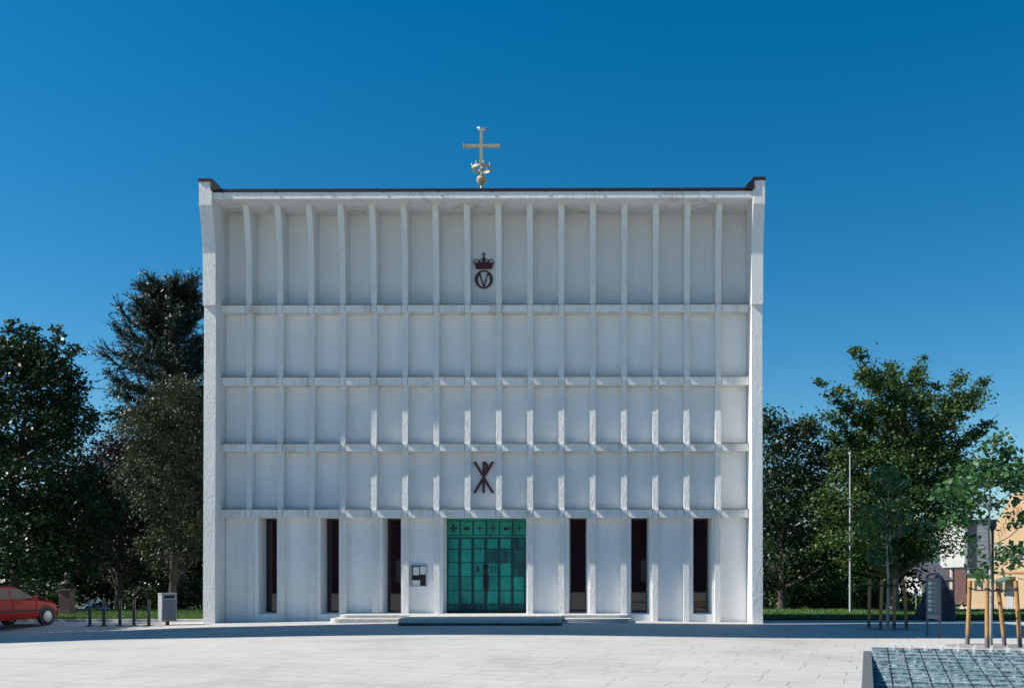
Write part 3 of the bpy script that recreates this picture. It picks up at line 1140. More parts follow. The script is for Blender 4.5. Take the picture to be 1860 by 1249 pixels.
def make_tree(name, label, group, base, trunk_pts, trunk_r, blobs, nclump, per, clump_r, leaf, mat, bark, seed, limbs=26,
              shell=0.6, aspect=0.75, flat=0.4, fingers=(), droop=None, cat='tree'):
    """base in world; trunk_pts and blobs relative to base. blobs: (x,y,z,rx,ry,rz,weight)"""
    r = np.random.RandomState(seed)
    root = empty(name, base, 0, label, cat, group)
    wts = np.array([b[6] for b in blobs], float)
    wts /= wts.sum()
    C = []
    idx = r.choice(len(blobs), nclump, p=wts)
    for i in idx:
        b = blobs[i]
        d = r.normal(0, 1, 3)
        d /= np.linalg.norm(d)
        rad = r.uniform(0, 1) ** (1 / 3.0)
        rad = shell * (0.72 + .28 * r.uniform()) + (1 - shell) * rad if r.uniform() < .7 else rad
        wob = 1 + .22 * math.sin(d[0] * 5 + seed) * math.cos(d[2] * 6 + seed * 2) + .12 * r.normal()
        C.append((b[0] + d[0] * b[3] * rad * wob, b[1] + d[1] * b[4] * rad * wob, b[2] + d[2] * b[5] * rad * wob))
    C = np.array(C)
    tk = MB()
    tp = [Vector(p) for p in trunk_pts]
    # smooth trunk
    P = []
    for i in range(len(tp) - 1):
        for k in range(4):
            P.append(tp[i].lerp(tp[i + 1], k / 4))
    P.append(tp[-1])
    n = len(P)
    tk.tube(P, [trunk_r * (1.35 if i == 0 else 1.0) * (1 - .82 * i / (n - 1)) for i in range(n)], 10)
    twig_pts = []
    sel = list(range(len(C)))
    r.shuffle(sel)
    ends = [Vector(f) for f in fingers] + [Vector(C[i]) for i in sel[:limbs]]
    for e_i, e in enumerate(ends):
        hmax = P[-1].z
        zz = max(min(e.z - (Vector((e.x, e.y, 0)) - Vector((P[0].x, P[0].y, 0))).length * .75, hmax * .97), hmax * .18)
        k = min(range(n), key=lambda q: abs(P[q].z - zz))
        a = P[k]
        mid = a.lerp(e, .5) + Vector((0, 0, -.05 * (e - a).length)) + Vector(r.normal(0, .12, 3))
        q = bez(a, mid, e, 6)
        r0 = trunk_r * (1 - .82 * k / (n - 1)) * .55
        tk.tube(q, [max(.012, r0 * (1 - .9 * i / 6)) for i in range(7)], 6)
        if e_i < len(fingers):
            L = (e - a).length
            for i in range(int(L / .13)):
                t_ = i / (L / .13)
                if t_ < .4 or r.uniform() < .12 + .3 * (math.sin(t_ * 23 + e_i) > .55):
                    continue
                pp = a * (1 - t_) ** 2 + mid * 2 * t_ * (1 - t_) + e * t_ * t_
                twig_pts.append(tuple(np.array(pp) + r.normal(0, (.20 * (1.15 - t_) + .07), 3)))
    tk.build('trunk', bark, root, smooth=True)
    if twig_pts:
        C = np.vstack([C, np.array(twig_pts)])
    # clumps: flattened sprays of leaves
    N = len(C)
    cr_ = clump_r * r.uniform(.6, 1.3, N)
    if twig_pts:
        cr_[N - len(twig_pts):] *= .62
    off = r.normal(0, 1, (N, per, 3)) * np.array([1, 1, .62])
    if droop is not None:
        off[:, :, 2] = -np.abs(off[:, :, 2]) * 1.6
        off[:, :, :2] *= .5
    L = (C[:, None, :] + off * cr_[:, None, None] * .55).reshape(-1, 3)
    leaf_mesh('crown', L, leaf, mat, root, seed + 1, aspect, flat, droop)
    return root


LM = {
    'maple': leafmat('maple_leaves', [(0.026, 0.062, 0.018), (0.045, 0.098, 0.026), (0.075, 0.135, 0.036), (0.12, 0.17, 0.048)], .25, .55, .28),
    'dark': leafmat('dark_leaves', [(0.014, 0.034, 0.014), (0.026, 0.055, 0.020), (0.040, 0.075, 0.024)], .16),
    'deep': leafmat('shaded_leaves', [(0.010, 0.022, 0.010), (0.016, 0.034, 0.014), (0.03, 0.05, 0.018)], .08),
    'elm': leafmat('elm_leaves', [(0.012, 0.030, 0.012), (0.020, 0.048, 0.016), (0.036, 0.074, 0.022)], .16, .42, .35),
    'larch': leafmat('larch_needles', [(0.014, 0.030, 0.022), (0.020, 0.042, 0.026), (0.034, 0.056, 0.03)], .12),
    'birch': leafmat('birch_leaves', [(0.026, 0.040, 0.018), (0.040, 0.056, 0.026), (0.062, 0.078, 0.038)], .2, .5, .32),
    'copperleaf': leafmat('copper_beech_leaves', [(0.030, 0.020, 0.024), (0.045, 0.026, 0.032), (0.05, 0.045, 0.035)], .12, .45, .3),
    'linden': leafmat('young_linden_leaves', [(0.036, 0.105, 0.034), (0.058, 0.15, 0.046), (0.09, 0.20, 0.062)], .32, .42, .4),
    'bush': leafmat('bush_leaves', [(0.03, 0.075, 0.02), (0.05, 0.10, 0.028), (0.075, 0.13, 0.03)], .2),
}
TG = 'trees beside the church'


def rel(base, px, py, Y, dy=0.0):
    p = at(px, py, Y)
    return (p.x - base[0], p.y - base[1] + dy, p.z - base[2])


# big maple on the right
Y = 46.0
bx = (1621 - XC) * Y / F
base = (bx, Y, gz(bx, Y))
fg = []
rr = random.Random(4)
for (px, py) in ((1470, 699), (1485, 755), (1510, 706), (1531, 645), (1533, 674), (1589, 678), (1637, 637), (1696, 632), (1715, 685), (1736, 690), (1803, 683), (1797, 757),
                 (1750, 715), (1757, 734), (1754, 792), (1776, 808), (1779, 827), (1568, 669), (1651, 683), (1549, 728), (1520, 738), (1497, 779), (1625, 665), (1690, 660), (1770, 700),
                 (1600, 715), (1672, 700), (1700, 725), (1640, 720), (1575, 740), (1725, 760), (1530, 790), (1660, 745), (1610, 760), (1750, 850), (1500, 820), (1690, 780)):
    fg.append(rel(base, px, py, Y, rr.uniform(-2.2, 2.2)))
bl_ = []
for (px, py, rx, rz, wt) in ((1640, 750, 70, 34, 1.0), (1600, 785, 60, 34, .8), (1700, 790, 50, 30, .7), (1640, 815, 70, 36, 1.6), (1585, 850, 80, 42, 2.2), (1690, 855, 75, 40, 2), (1555, 910, 85, 52, 2.5), (1650, 925, 85, 60, 3), (1705, 910, 55, 48, 1.5), (1620, 990, 85, 45, 2.2), (1540, 985, 65, 45, 1.5), (1680, 985, 40, 35, .7)):
    c = rel(base, px, py, Y)
    k = Y / F
    bl_.append((c[0], rr.uniform(-.8, .8), c[2], rx * k, max(2.0, rx * k * 1.1), rz * k, wt))
make_tree('maple_tree', 'broad maple with spreading upper branches against the sky, behind the flagpole', TG, base,
          [(0, 0, -.2), (.05, 0, 2.2), (-.1, .1, 4.5), (.3, 0, 7.0), (.6, 0, 9.5)], .30, bl_, 800, 54, .56, .155, LM['maple'], M['maplebark'], 21, limbs=40, fingers=fg, shell=.7)

# dense tree against the right side of the church
Y = 48.5
bx = (1420 - XC) * Y / F
base = (bx, Y, gz(bx, Y))
bl_ = []
for (px, py, rx, rz, wt) in ((1400, 800, 55, 50, 2), (1450, 830, 62, 55, 2), (1500, 850, 45, 50, 1.4), (1410, 900, 70, 65, 2.5), (1480, 940, 75, 65, 2.5), (1420, 1010, 80, 50, 2), (1500, 1010, 70, 45, 2), (1388, 765, 20, 25, .4), (1455, 780, 22, 15, .4)):
    c = rel(base, px, py, Y)
    k = Y / F
    bl_.append((c[0], rr.uniform(-.8, .8), c[2], rx * k, max(1.8, rx * k), rz * k, wt))
make_tree('dense_tree', 'dense rounded dark green tree tight against the right post of the church', TG, base,
          [(0, 0, -.2), (.05, 0, 2.5), (0, .1, 5), (0, 0, 7.5)], .22, bl_, 900, 24, .5, .17, LM['dark'], M['bark'], 33, limbs=24)

# trees behind, closing the gaps on the right
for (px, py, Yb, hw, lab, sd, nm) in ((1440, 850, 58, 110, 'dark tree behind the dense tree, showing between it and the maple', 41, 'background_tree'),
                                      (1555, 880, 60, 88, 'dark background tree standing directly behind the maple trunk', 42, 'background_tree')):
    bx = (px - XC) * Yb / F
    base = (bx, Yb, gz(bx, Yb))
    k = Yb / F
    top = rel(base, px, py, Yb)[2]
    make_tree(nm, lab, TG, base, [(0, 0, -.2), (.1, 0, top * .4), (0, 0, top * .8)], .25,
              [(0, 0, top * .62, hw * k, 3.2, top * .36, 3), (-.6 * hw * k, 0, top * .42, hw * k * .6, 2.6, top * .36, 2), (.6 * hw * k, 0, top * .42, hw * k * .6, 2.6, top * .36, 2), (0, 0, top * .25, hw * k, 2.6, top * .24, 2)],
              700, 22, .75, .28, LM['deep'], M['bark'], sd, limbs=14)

# leafy tree at the far left
Y = 45.5
bx = (26 - XC) * Y / F
base = (bx, Y, gz(bx, Y))
bl_ = []
for (px, py, rx, rz, wt) in ((20, 650, 50, 42, 1.1), (90, 690, 55, 40, 1.2), (130, 770, 50, 50, 1.4), (40, 760, 90, 65, 2.5), (-20, 700, 70, 80, 2), (60, 860, 110, 70, 3), (120, 930, 90, 65, 2.5), (20, 970, 110, 70, 2.5), (110, 1010, 90, 40, 1.6), (-40, 880, 80, 90, 2)):
    c = rel(base, px, py, Y)
    k = Y / F
    bl_.append((c[0], rr.uniform(-.6, .8), c[2], rx * k, max(1.8, rx * k), rz * k, wt))
fg = [rel(base, px, py, Y, rr.uniform(-1, 1)) for (px, py) in ((8, 573), (40, 585), (70, 588), (122, 590), (160, 628), (172, 690), (170, 735), (100, 600), (55, 610), (140, 660), (20, 600), (-20, 590), (85, 640), (150, 700), (120, 620))]
make_tree('leafy_tree', 'dark glossy broadleaf tree at the left above the red car', TG, base,
          [(0, 0, -.2), (.1, 0, 3), (-.1, 0, 6), (.5, 0, 9), (.9, 0, 11)], .26, bl_, 1500, 22, .5, .19, LM['elm'], M['bark'], 51, limbs=34, fingers=fg)

# copper beech
Y = 50.0
bx = (215 - XC) * Y / F
base = (bx, Y, gz(bx, Y))
k = Y / F
bl_ = []
for (px, py, rx, rz, wt) in ((210, 850, 62, 55, 2), (170, 910, 70, 60, 2), (250, 920, 70, 65, 2), (210, 1000, 95, 55, 2.5), (210, 810, 35, 30, .6)):
    c = rel(base, px, py, Y)
    bl_.append((c[0], rr.uniform(-.5, .5), c[2], rx * k, max(2, rx * k), rz * k, wt))
make_tree('copper_beech', 'copper beech with purple-brown leaves, in shade between the leafy tree and the birch', TG, base,
          [(0, 0, -.2), (.1, 0, 2.5), (0, 0, 5.5), (0, 0, 7)], .24, bl_, 800, 22, .5, .17, LM['copperleaf'], M['bark'], 61, limbs=20)

# weeping birch
Y = 41.8
bx = (312 - XC) * Y / F
base = (bx, Y, gz(bx, Y))
k = Y / F
bl_ = []
for (px, py, rx, rz, wt) in ((320, 740, 48, 50, 1.6), (275, 770, 45, 40, 1.2), (345, 800, 60, 70, 2), (280, 860, 62, 70, 2), (340, 930, 60, 70, 2), (300, 990, 60, 45, 1.2), (335, 700, 30, 22, .5)):
    c = rel(base, px, py, Y)
    bl_.append((c[0], rr.uniform(-.5, .5), c[2], rx * k, max(1.5, rx * k), rz * k, wt))
make_tree('weeping_birch', 'grey-green weeping birch beside the left post of the church, under the larch', TG, base,
          [(0, 0, -.2), (.1, 0, 3), (.15, 0, 6), (.3, 0, 9.3)], .18, bl_, 1100, 26, .48, .13, LM['birch'], M['bark'], 71, limbs=26, droop=(0, 0, -1.0), aspect=.55)

# background trees on the left
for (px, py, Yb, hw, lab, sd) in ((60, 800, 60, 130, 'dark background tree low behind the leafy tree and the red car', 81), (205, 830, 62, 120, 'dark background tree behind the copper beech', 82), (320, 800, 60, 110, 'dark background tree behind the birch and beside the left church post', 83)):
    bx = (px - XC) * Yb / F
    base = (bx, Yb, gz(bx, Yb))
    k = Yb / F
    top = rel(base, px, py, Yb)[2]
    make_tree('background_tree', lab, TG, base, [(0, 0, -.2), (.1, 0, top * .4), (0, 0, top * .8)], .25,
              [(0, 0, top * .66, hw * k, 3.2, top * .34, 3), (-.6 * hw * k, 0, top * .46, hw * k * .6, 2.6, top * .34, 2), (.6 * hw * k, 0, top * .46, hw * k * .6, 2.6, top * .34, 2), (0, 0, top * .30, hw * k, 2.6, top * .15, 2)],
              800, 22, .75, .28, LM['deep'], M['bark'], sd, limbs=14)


def larch():
    Y = 54.0
    bx = (328 - XC) * Y / F
    base = (bx, Y, gz(bx, Y))
    root = empty('larch_tree', base, 0, 'tall feathery larch rising behind the birch, left of the church', 'tree', TG)
    r = np.random.RandomState(90)
    top = at(300, 492, Y).z - base[2]
    tk = MB()
    P = [Vector((0, 0, -.2)), Vector((-.05, 0, 5)), Vector((-.25, 0, 10)), Vector((-.55, 0, 14)), Vector((-.75, 0, top - .6))]
    Q = []
    for i in range(4):
        for q in range(5):
            Q.append(P[i].lerp(P[i + 1], q / 5))
    Q.append(P[-1])
    n = len(Q)
    tk.tube(Q, [.36 * (1 - .93 * i / (n - 1)) for i in range(n)], 10)
    needles, dirs = [], []

    def trunk_at(z):
        for a, b in zip(Q, Q[1:]):
            if a.z <= z <= b.z:
                return a.lerp(b, (z - a.z) / (b.z - a.z))
        return Q[-1]
    NB = 190
    for i in range(NB):
        z = 5.5 + (top - 6.6) * (i / NB) ** .9
        a = trunk_at(z)
        fz = (z - 5.5) / (top - 5.5)
        Lb = 5.0 * min(1.0, (1.12 - fz) ** .5 * (.72 + .5 * math.exp(-((fz - .62) / .25) ** 2))) * r.uniform(.55, 1.1) * (.75 if fz > .93 else 1)
        az = i * 2.39996 + r.normal(0, .3)
        rise = (.05 + .95 * fz ** 1.5) * Lb * r.uniform(.4, 1.0)
        d = Vector((math.cos(az), math.sin(az), 0))
        sag = -.16 * Lb * (1 - fz)
        e = a + d * Lb * (1 - .35 * fz) + Vector((0, 0, min(rise * .9 + sag, top + .2 - a.z)))
        mid = a + d * Lb * .55 + Vector((0, 0, sag * 1.6 + rise * .15))
        q = bez(a, mid, e, 10)
        tk.tube(q, [max(.014, .085 * (1 - fz * .6) * (1 - .85 * s / 10)) for s in range(11)], 5)
        for s in range(2, 11):
            for _ in range(8 if s < 9 else 11):
                p0 = q[s].lerp(q[max(0, s - 1)], r.uniform())
                tl = r.uniform(.35, 1.15) * (1.0 if fz < .6 else .85)
                hang = (1 - fz) * .9
                td = Vector((d.x * .5 + r.normal(0, .6), d.y * .5 + r.normal(0, .6), -hang + (fz * .9) + r.normal(0, .35))).normalized()
                p1 = p0 + td * tl
                tk.add([p0 + Vector((.010, 0, 0)), p0 - Vector((.010, 0, 0)), p1], [(0, 1, 2)])
                for g in range(int(tl / .06)):
                    f = g * .06 / tl
                    needles.append(tuple(p0.lerp(p1, f)))
                    dd = td * .8 + Vector(r.normal(0, .6, 3))
                    dirs.append(tuple(dd))
    tk.build('trunk', M['bark'], root, smooth=True)
    leaf_mesh('crown', np.array(needles), .24, LM['larch'], root, 91, .19, .1, np.array(dirs))


larch()

# off to the left: the tree whose crown shades the red car
base = (-27.3, 32.6, 0)
make_tree('leafy_tree', 'round leafy tree beyond the left frame edge, shading the red car', TG, base,
          [(0, 0, -.2), (0, 0, 3), (.1, 0, 6), (0, 0, 8.5)], .24,
          [(0, -.2, 7.2, 3.0, 2.7, 3.2, 3), (-1.6, .2, 5.0, 2.6, 2.6, 2.8, 2), (1.6, -.2, 5.6, 2.6, 2.5, 3.0, 2), (0, 0, 4, 2.6, 2.4, 2.4, 1.5)], 1600, 24, .55, .22, LM['elm'], M['bark'], 55, limbs=20)

# shrubs on the right lawn edge
for i, (px, py, Yb, w_px, h_px, lab) in enumerate(((1440, 1104, 50, 55, 52, 'low green bush at the edge of the right lawn, nearest the church post'),
                                                  (1500, 1103, 50.5, 50, 60, 'leafy bush on the right lawn, between the church bush and the flagpole'),
                                                  (1575, 1102, 51, 55, 58, 'leafy bush on the right lawn behind the shaded sapling stakes'))):
    p = at(px, py, Yb)
    k = Yb / F
    base = (p.x, Yb, gz(p.x, Yb))
    hh = (p.z - base[2]) + h_px * k
    make_tree('bush', lab, 'bushes at the back of the right lawn', base, [(0, 0, -.1), (0, 0, hh * .4), (.05, 0, hh * .7)], .05,
              [(0, 0, hh * .55, w_px * k * .62, .9, hh * .45, 2), (-.4, 0, hh * .4, w_px * k * .5, .8, hh * .38, 1), (.5, .1, hh * .4, w_px * k * .5, .8, hh * .4, 1)],
              170, 20, .32, .13, LM['bush'], M['bark'], 100 + i, limbs=10, cat='bush')


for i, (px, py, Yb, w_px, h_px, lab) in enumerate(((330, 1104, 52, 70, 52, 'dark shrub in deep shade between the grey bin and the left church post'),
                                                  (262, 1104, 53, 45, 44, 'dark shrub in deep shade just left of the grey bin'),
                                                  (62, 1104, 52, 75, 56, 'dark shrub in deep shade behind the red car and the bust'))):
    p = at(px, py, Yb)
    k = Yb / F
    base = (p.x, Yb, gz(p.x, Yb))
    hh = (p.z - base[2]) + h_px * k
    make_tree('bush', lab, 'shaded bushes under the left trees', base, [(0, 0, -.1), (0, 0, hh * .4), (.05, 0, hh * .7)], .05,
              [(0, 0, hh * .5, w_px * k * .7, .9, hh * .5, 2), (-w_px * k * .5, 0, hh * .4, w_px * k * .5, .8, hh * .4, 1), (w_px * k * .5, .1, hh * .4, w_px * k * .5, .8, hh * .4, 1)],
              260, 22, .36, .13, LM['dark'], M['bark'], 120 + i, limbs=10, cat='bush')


def sapling(px, py, lab, lab_stake, stakes, blobs, seed, ncl, gold):
    g = on_ground(px, py)
    k = g.y / F
    base = (g.x, g.y, 0)
    fg = []
    bl_ = []
    r = random.Random(seed)
    for (bx_, by_, rx, rz, wt) in blobs:
        c = rel(base, bx_, by_, g.y)
        bl_.append((c[0], r.uniform(-.35, .35), c[2], rx * k, rx * k * .9, rz * k, wt))
    topz = max(b[2] + b[5] for b in bl_)
    make_tree('sapling', lab, 'young staked trees on the square', base,
              [(0, 0, -.05), (.03, 0, 1.4), (-.02, .02, 2.8), (.05, 0, topz * .95)], .055, bl_, ncl, 15, .25, .15, LM['linden'], M['palebark'], seed, limbs=24, shell=.4)
    # tree pit
    pit = MB()
    pit.prism([(g.x + 1.05 * math.cos(a), g.y + .95 * math.sin(a)) for a in [2 * PI * i / 24 for i in range(24)]], 'z', -.02, .006 + gz(g.x, g.y))
    tag(pit.build('tree_pit', M['soil']), kind='structure')
    tops = []
    for i, (sx, sy, tx, ty) in enumerate(stakes):
        b = on_ground(sx, sy)
        tp_ = at(tx, ty, b.y)
        tops.append(tp_)
        ro = empty('support_stake', (b.x, b.y, 0), 0, lab_stake[i], 'stake', 'wooden stakes round the young trees')
        s_ = MB()
        v = tp_ - b
        f0 = v * .16
        s_.tube([f0, v * .6, v], .052, 12)
        s_.build('shaft', M['stake'], ro, smooth=True)
        s_ = MB()
        s_.tube([Vector((0, 0, -.1)), f0], .055, 12)
        s_.build('foot', M['stakefoot'], ro, smooth=True)
    for a, b in ((0, 1), (1, 3), (2, 3), (0, 2)):
        pass
    s_ = MB()
    order = sorted(range(4), key=lambda i: tops[i].x)
    c0 = Vector((g.x, g.y, tops[0].z - .22))
    for i in order:
        p = tops[i] + Vector((0, 0, -.2))
        s_.tube([p, p.lerp(c0, .5) + Vector((0, 0, -.03)), c0], .022, 6)
        s_.lathe([(.058, -.03), (.060, 0), (.058, .03)], p, 12)
    o = s_.build('tie_strap', M['strap'])
    tag(o, gold, 'strap', 'straps tying the young trees')


sapling(1612, 1142, 'slender sapling with a thin pale trunk standing in the shadow strip', [
    'leftmost brown stake of the shaded sapling', 'second stake from the left around the shaded sapling',
    'stake just right of the shaded sapling trunk', 'rightmost leaning stake of the shaded sapling'],
    ((1578, 1140, 1580, 1051), (1599, 1144, 1602, 1051), (1624, 1143, 1625, 1051), (1647, 1142, 1641, 1051)),
    ((1610, 870, 30, 25, 1), (1612, 920, 40, 35, 1.2), (1640, 950, 40, 25, .7), (1590, 960, 35, 25, .5), (1605, 1000, 30, 25, .5), (1615, 1050, 25, 25, .06)), 201, 90, 'dark strap tying the shaded sapling to its four stakes')
sapling(1798, 1173, 'leafy sunlit sapling between four tan stakes beside the fountain', [
    'leftmost tan stake of the sunlit sapling', 'tan stake just left of the sunlit sapling trunk',
    'tan stake leaning just right of the sunlit sapling trunk', 'rightmost tan stake at the photo edge'],
    ((1757, 1170, 1762, 1054), (1793, 1176, 1793, 1054), (1825, 1172, 1812, 1056), (1853, 1175, 1845, 1054)),
    ((1815, 815, 32, 28, 1), (1795, 860, 45, 35, 1.4), (1835, 870, 40, 40, 1.2), (1740, 890, 50, 28, 1), (1780, 925, 45, 30, .9), (1850, 930, 35, 30, .8), (1740, 945, 30, 18, .4), (1800, 1035, 26, 16, .35), (1828, 1010, 18, 26, .35), (1762, 985, 22, 16, .25), (1865, 850, 30, 40, .7)), 202, 165, 'dark strap tying the sunlit sapling to its four stakes')


# ------------------------------------------------------------------ street furniture
def bike_stand(p, first=None):
    root = empty('bicycle_stand', p)
    o = MB()
    o.box(-.05, .05, -.025, .025, 0.02, .60)
    o.box(-.05, -.022, -.025, .025, .60, .86)
    o.box(.022, .05, -.025, .025, .60, .86)
    o.box(-.05, .05, -.025, .025, .86, .91)
    o.build('post', M['brownpost'], root, .004)
    o = MB()
    o.box(-.13, .13, -.09, .09, 0, .018)
    o.build('base_plate', M['brownpost'], root, .003)
    return root


names = ['leftmost slotted brown bicycle stand, nearest the red car', 'second slotted brown bicycle stand from the red car',
         'middle one of the five slotted brown bicycle stands', 'fourth slotted brown bicycle stand, two before the grey bin', 'slotted brown bicycle stand next to the grey litter bin']
b0 = None
for i, px in enumerate((163.5, 189, 218, 243.5, 270.5)):
    p = on_ground(px, 1135)
    b0_ = bike_stand(p) if b0 is None else copy_tree(b0)
    b0 = b0 or b0_
    b0_.location = (p.x, p.y, gz(p.x, p.y))
    tag(b0_, names[i], 'bicycle stand', 'bicycle stands in a row')

p = on_ground(304, 1134)
bn = empty('litter_bin', (p.x, p.y, gz(p.x, p.y)), R(45), 'tall grey metal litter bin with a dark slot beside the bicycle stands', 'litter bin')
o = MB()
o.box(-.26, .26, -.17, .17, .13, 1.08)
o.build('body', M['bingrey'], bn, .012)
o = MB()
o.box(-.275, .275, -.185, .185, 1.081, 1.11)
o.build('lid', M['bingrey'], bn, .006)
o = MB()
o.box(-.19, .19, -.176, -.16, .93, 1.03)
o.build('slot', M['black'], bn, .004)
o = MB()
o.box(-.22, .22, -.182, -.171, .17, .88)
o.build('door', M['panelgrey'], bn, .004)
o = MB()
o.box(-.05, .05, -.05, .05, 0, .13)
o.build('foot', M['brownpost'], bn)

# information board between the two saplings
a, b = on_ground(1684.2, 1154), on_ground(1707, 1157.5)
ib = empty('information_board', ((a.x + b.x) / 2, (a.y + b.y) / 2, 0), math.atan2(b.y - a.y, b.x - a.x), 'grey steel information board with a rounded top frame in front of the dark rock', 'information board')
wd = (b - a).length / 2
o = MB()
hT = at(1695, 1042, (a.y + b.y) / 2).z
rc_ = .16
pts = [(-wd, 0, -.05), (-wd, 0, hT - rc_)]
pts += [(-wd + rc_ - rc_ * math.cos(t_), 0, hT - rc_ + rc_ * math.sin(t_)) for t_ in (R(30), R(60), R(90))]
pts += [(wd - rc_ + rc_ * math.sin(t_), 0, hT - rc_ + rc_ * math.cos(t_)) for t_ in (0, R(30), R(60), R(90))]
pts += [(wd, 0, -.05)]
o.tube(pts, .035, 12)
o.build('frame', M['greypost'], ib, smooth=True)
o = MB()
o.box(-wd + .045, wd - .045, -.02, .02, .62, hT - .10)
o.build('panel', M['panelgrey'], ib, .004)
o = MB()
o.box(-wd + .045, wd - .045, -.021, .021, .50, .615)
o.build('lower_strip', M['bingrey'], ib, .003)
rs_ = random.Random(3)
for k in range(7):
    z = hT - .30 - k * .125
    o = MB()
    o.box(-wd + .12, -wd + .12 + .22, -.026, -.02, z, z + .085)
    o.build('picture', M['paper'] if k % 2 == 0 else M['paleline'], ib)
    o = MB()
    for q in range(3):
        o.box(-wd + .40, wd - .10 - rs_.random() * .12, -.026, -.02, z + .01 + q * .026, z + .02 + q * .026)
    o.build('text_lines', M['paleline'], ib)

# dark standing rock
Yr = 37.0
p = at(1696, 1126, Yr)
o = MB()
prof = []
kk = Yr / F
outline = [(1661, 1127), (1665, 1114), (1675, 1100), (1682, 1077), (1690, 1060), (1696, 1048), (1703, 1043), (1708, 1046), (1714, 1060), (1730, 1083), (1732, 1098), (1731, 1127)]
rv = random.Random(6)
for layer, (fy, sc_) in enumerate(((-.42, .80), (-.25, .97), (.1, 1.0), (.45, .85))):
    prof.append([((q[0] - 1696) * kk * sc_ + rv.uniform(-.03, .03), fy + rv.uniform(-.06, .06), max(-.1, (1126 - q[1]) * kk * (sc_ * .5 + .5) + rv.uniform(-.03, .03))) for q in outline])
n = len(outline)
vv = [q for l in prof for q in l]
ff = [tuple(range(n)), tuple(range(3 * n, 4 * n))[::-1]]
for l in range(3):
    for i in range(n):
        ff.append((l * n + i, l * n + (i + 1) % n, (l + 1) * n + (i + 1) % n, (l + 1) * n + i))
o.add(vv, ff)
ro = o.build('standing_rock', M['rock'], None, .03)
ro.location = (p.x, Yr, 0)
tag(ro, 'dark pointed memorial rock standing on the lawn edge behind the information board', 'rock')

# poles
p = on_ground(1544, 1113)
fp = empty('flagpole', (p.x, p.y, 0), 0, 'slim white flagpole on the lawn in front of the right trees', 'flagpole')
o = MB()
hP = at(1543, 826, p.y).z
o.tube([(0, 0, 0), (0, 0, hP * .5), (0, 0, hP)], [.05, .042, .03], 10)
o.build('pole', M['whitepole'], fp, smooth=True)
o = MB()
o.lathe([(.03, 0), (.06, .02), (.07, .06), (.05, .1), (.01, .12)], (0, 0, hP), 12)
o.build('finial', M['alu'], fp, smooth=True)
p = at(1628, 1108, 50)
sp = empty('street_lamp', (p.x, p.y, gz(p.x, p.y)), 0, 'thin pale street lamp pole beside the maple trunk', 'street lamp')
o = MB()
o.tube([(0, 0, 0), (0, 0, 4.2)], .045, 8)
o.build('pole', M['whitepole'], sp)
o = MB()
o.lathe([(.05, 0), (.16, .1), (.2, .25), (.05, .34)], (0, 0, 4.2), 12)
o.build('lamp_head', M['greypost'], sp)
p = on_ground(1803, 1119)
sp = empty('street_lamp', (p.x, p.y, 0), 0, 'dark street lamp pole just behind the sunlit sapling trunk', 'street lamp')
o = MB()
o.tube([(0, 0, 0), (0, 0, 3.6)], .055, 8)
o.build('pole', M['darkiron'], sp)
o = MB()
o.lathe([(.06, 0), (.14, .08), (.15, .3), (.05, .38)], (0, 0, 3.6), 12)
o.build('lamp_head', M['darkiron'], sp)

# bust on a granite plinth
Yp = 41.0
p = at(122, 1119, Yp)
bs = empty('bust_statue', (p.x, Yp, .08), 0, 'dark bronze bust on a pinkish granite plinth in the shade by the red car', 'statue')
o = MB()
o.box(-.30, .30, -.30, .30, -.05, .14)
o.box(-.23, .23, -.23, .23, .14, .98)
o.box(-.27, .27, -.27, .27, .98, 1.05)
o.build('plinth', M['pinkgranite'], bs, .012)
o = MB()
o.lathe([(.14, 1.05), (.12, 1.12), (.24, 1.20), (.27, 1.30), (.20, 1.38), (.09, 1.42), (.075, 1.47), (.10, 1.52), (.125, 1.60), (.12, 1.68), (.08, 1.75), (.02, 1.77)], (0, 0, 0), 18)
o.lathe([(.005, 0), (.02, .02), (.012, .06), (.004, .07)], (0, -.125, 1.57), 8)
o.build('bust', M['bronze'], bs, smooth=True)


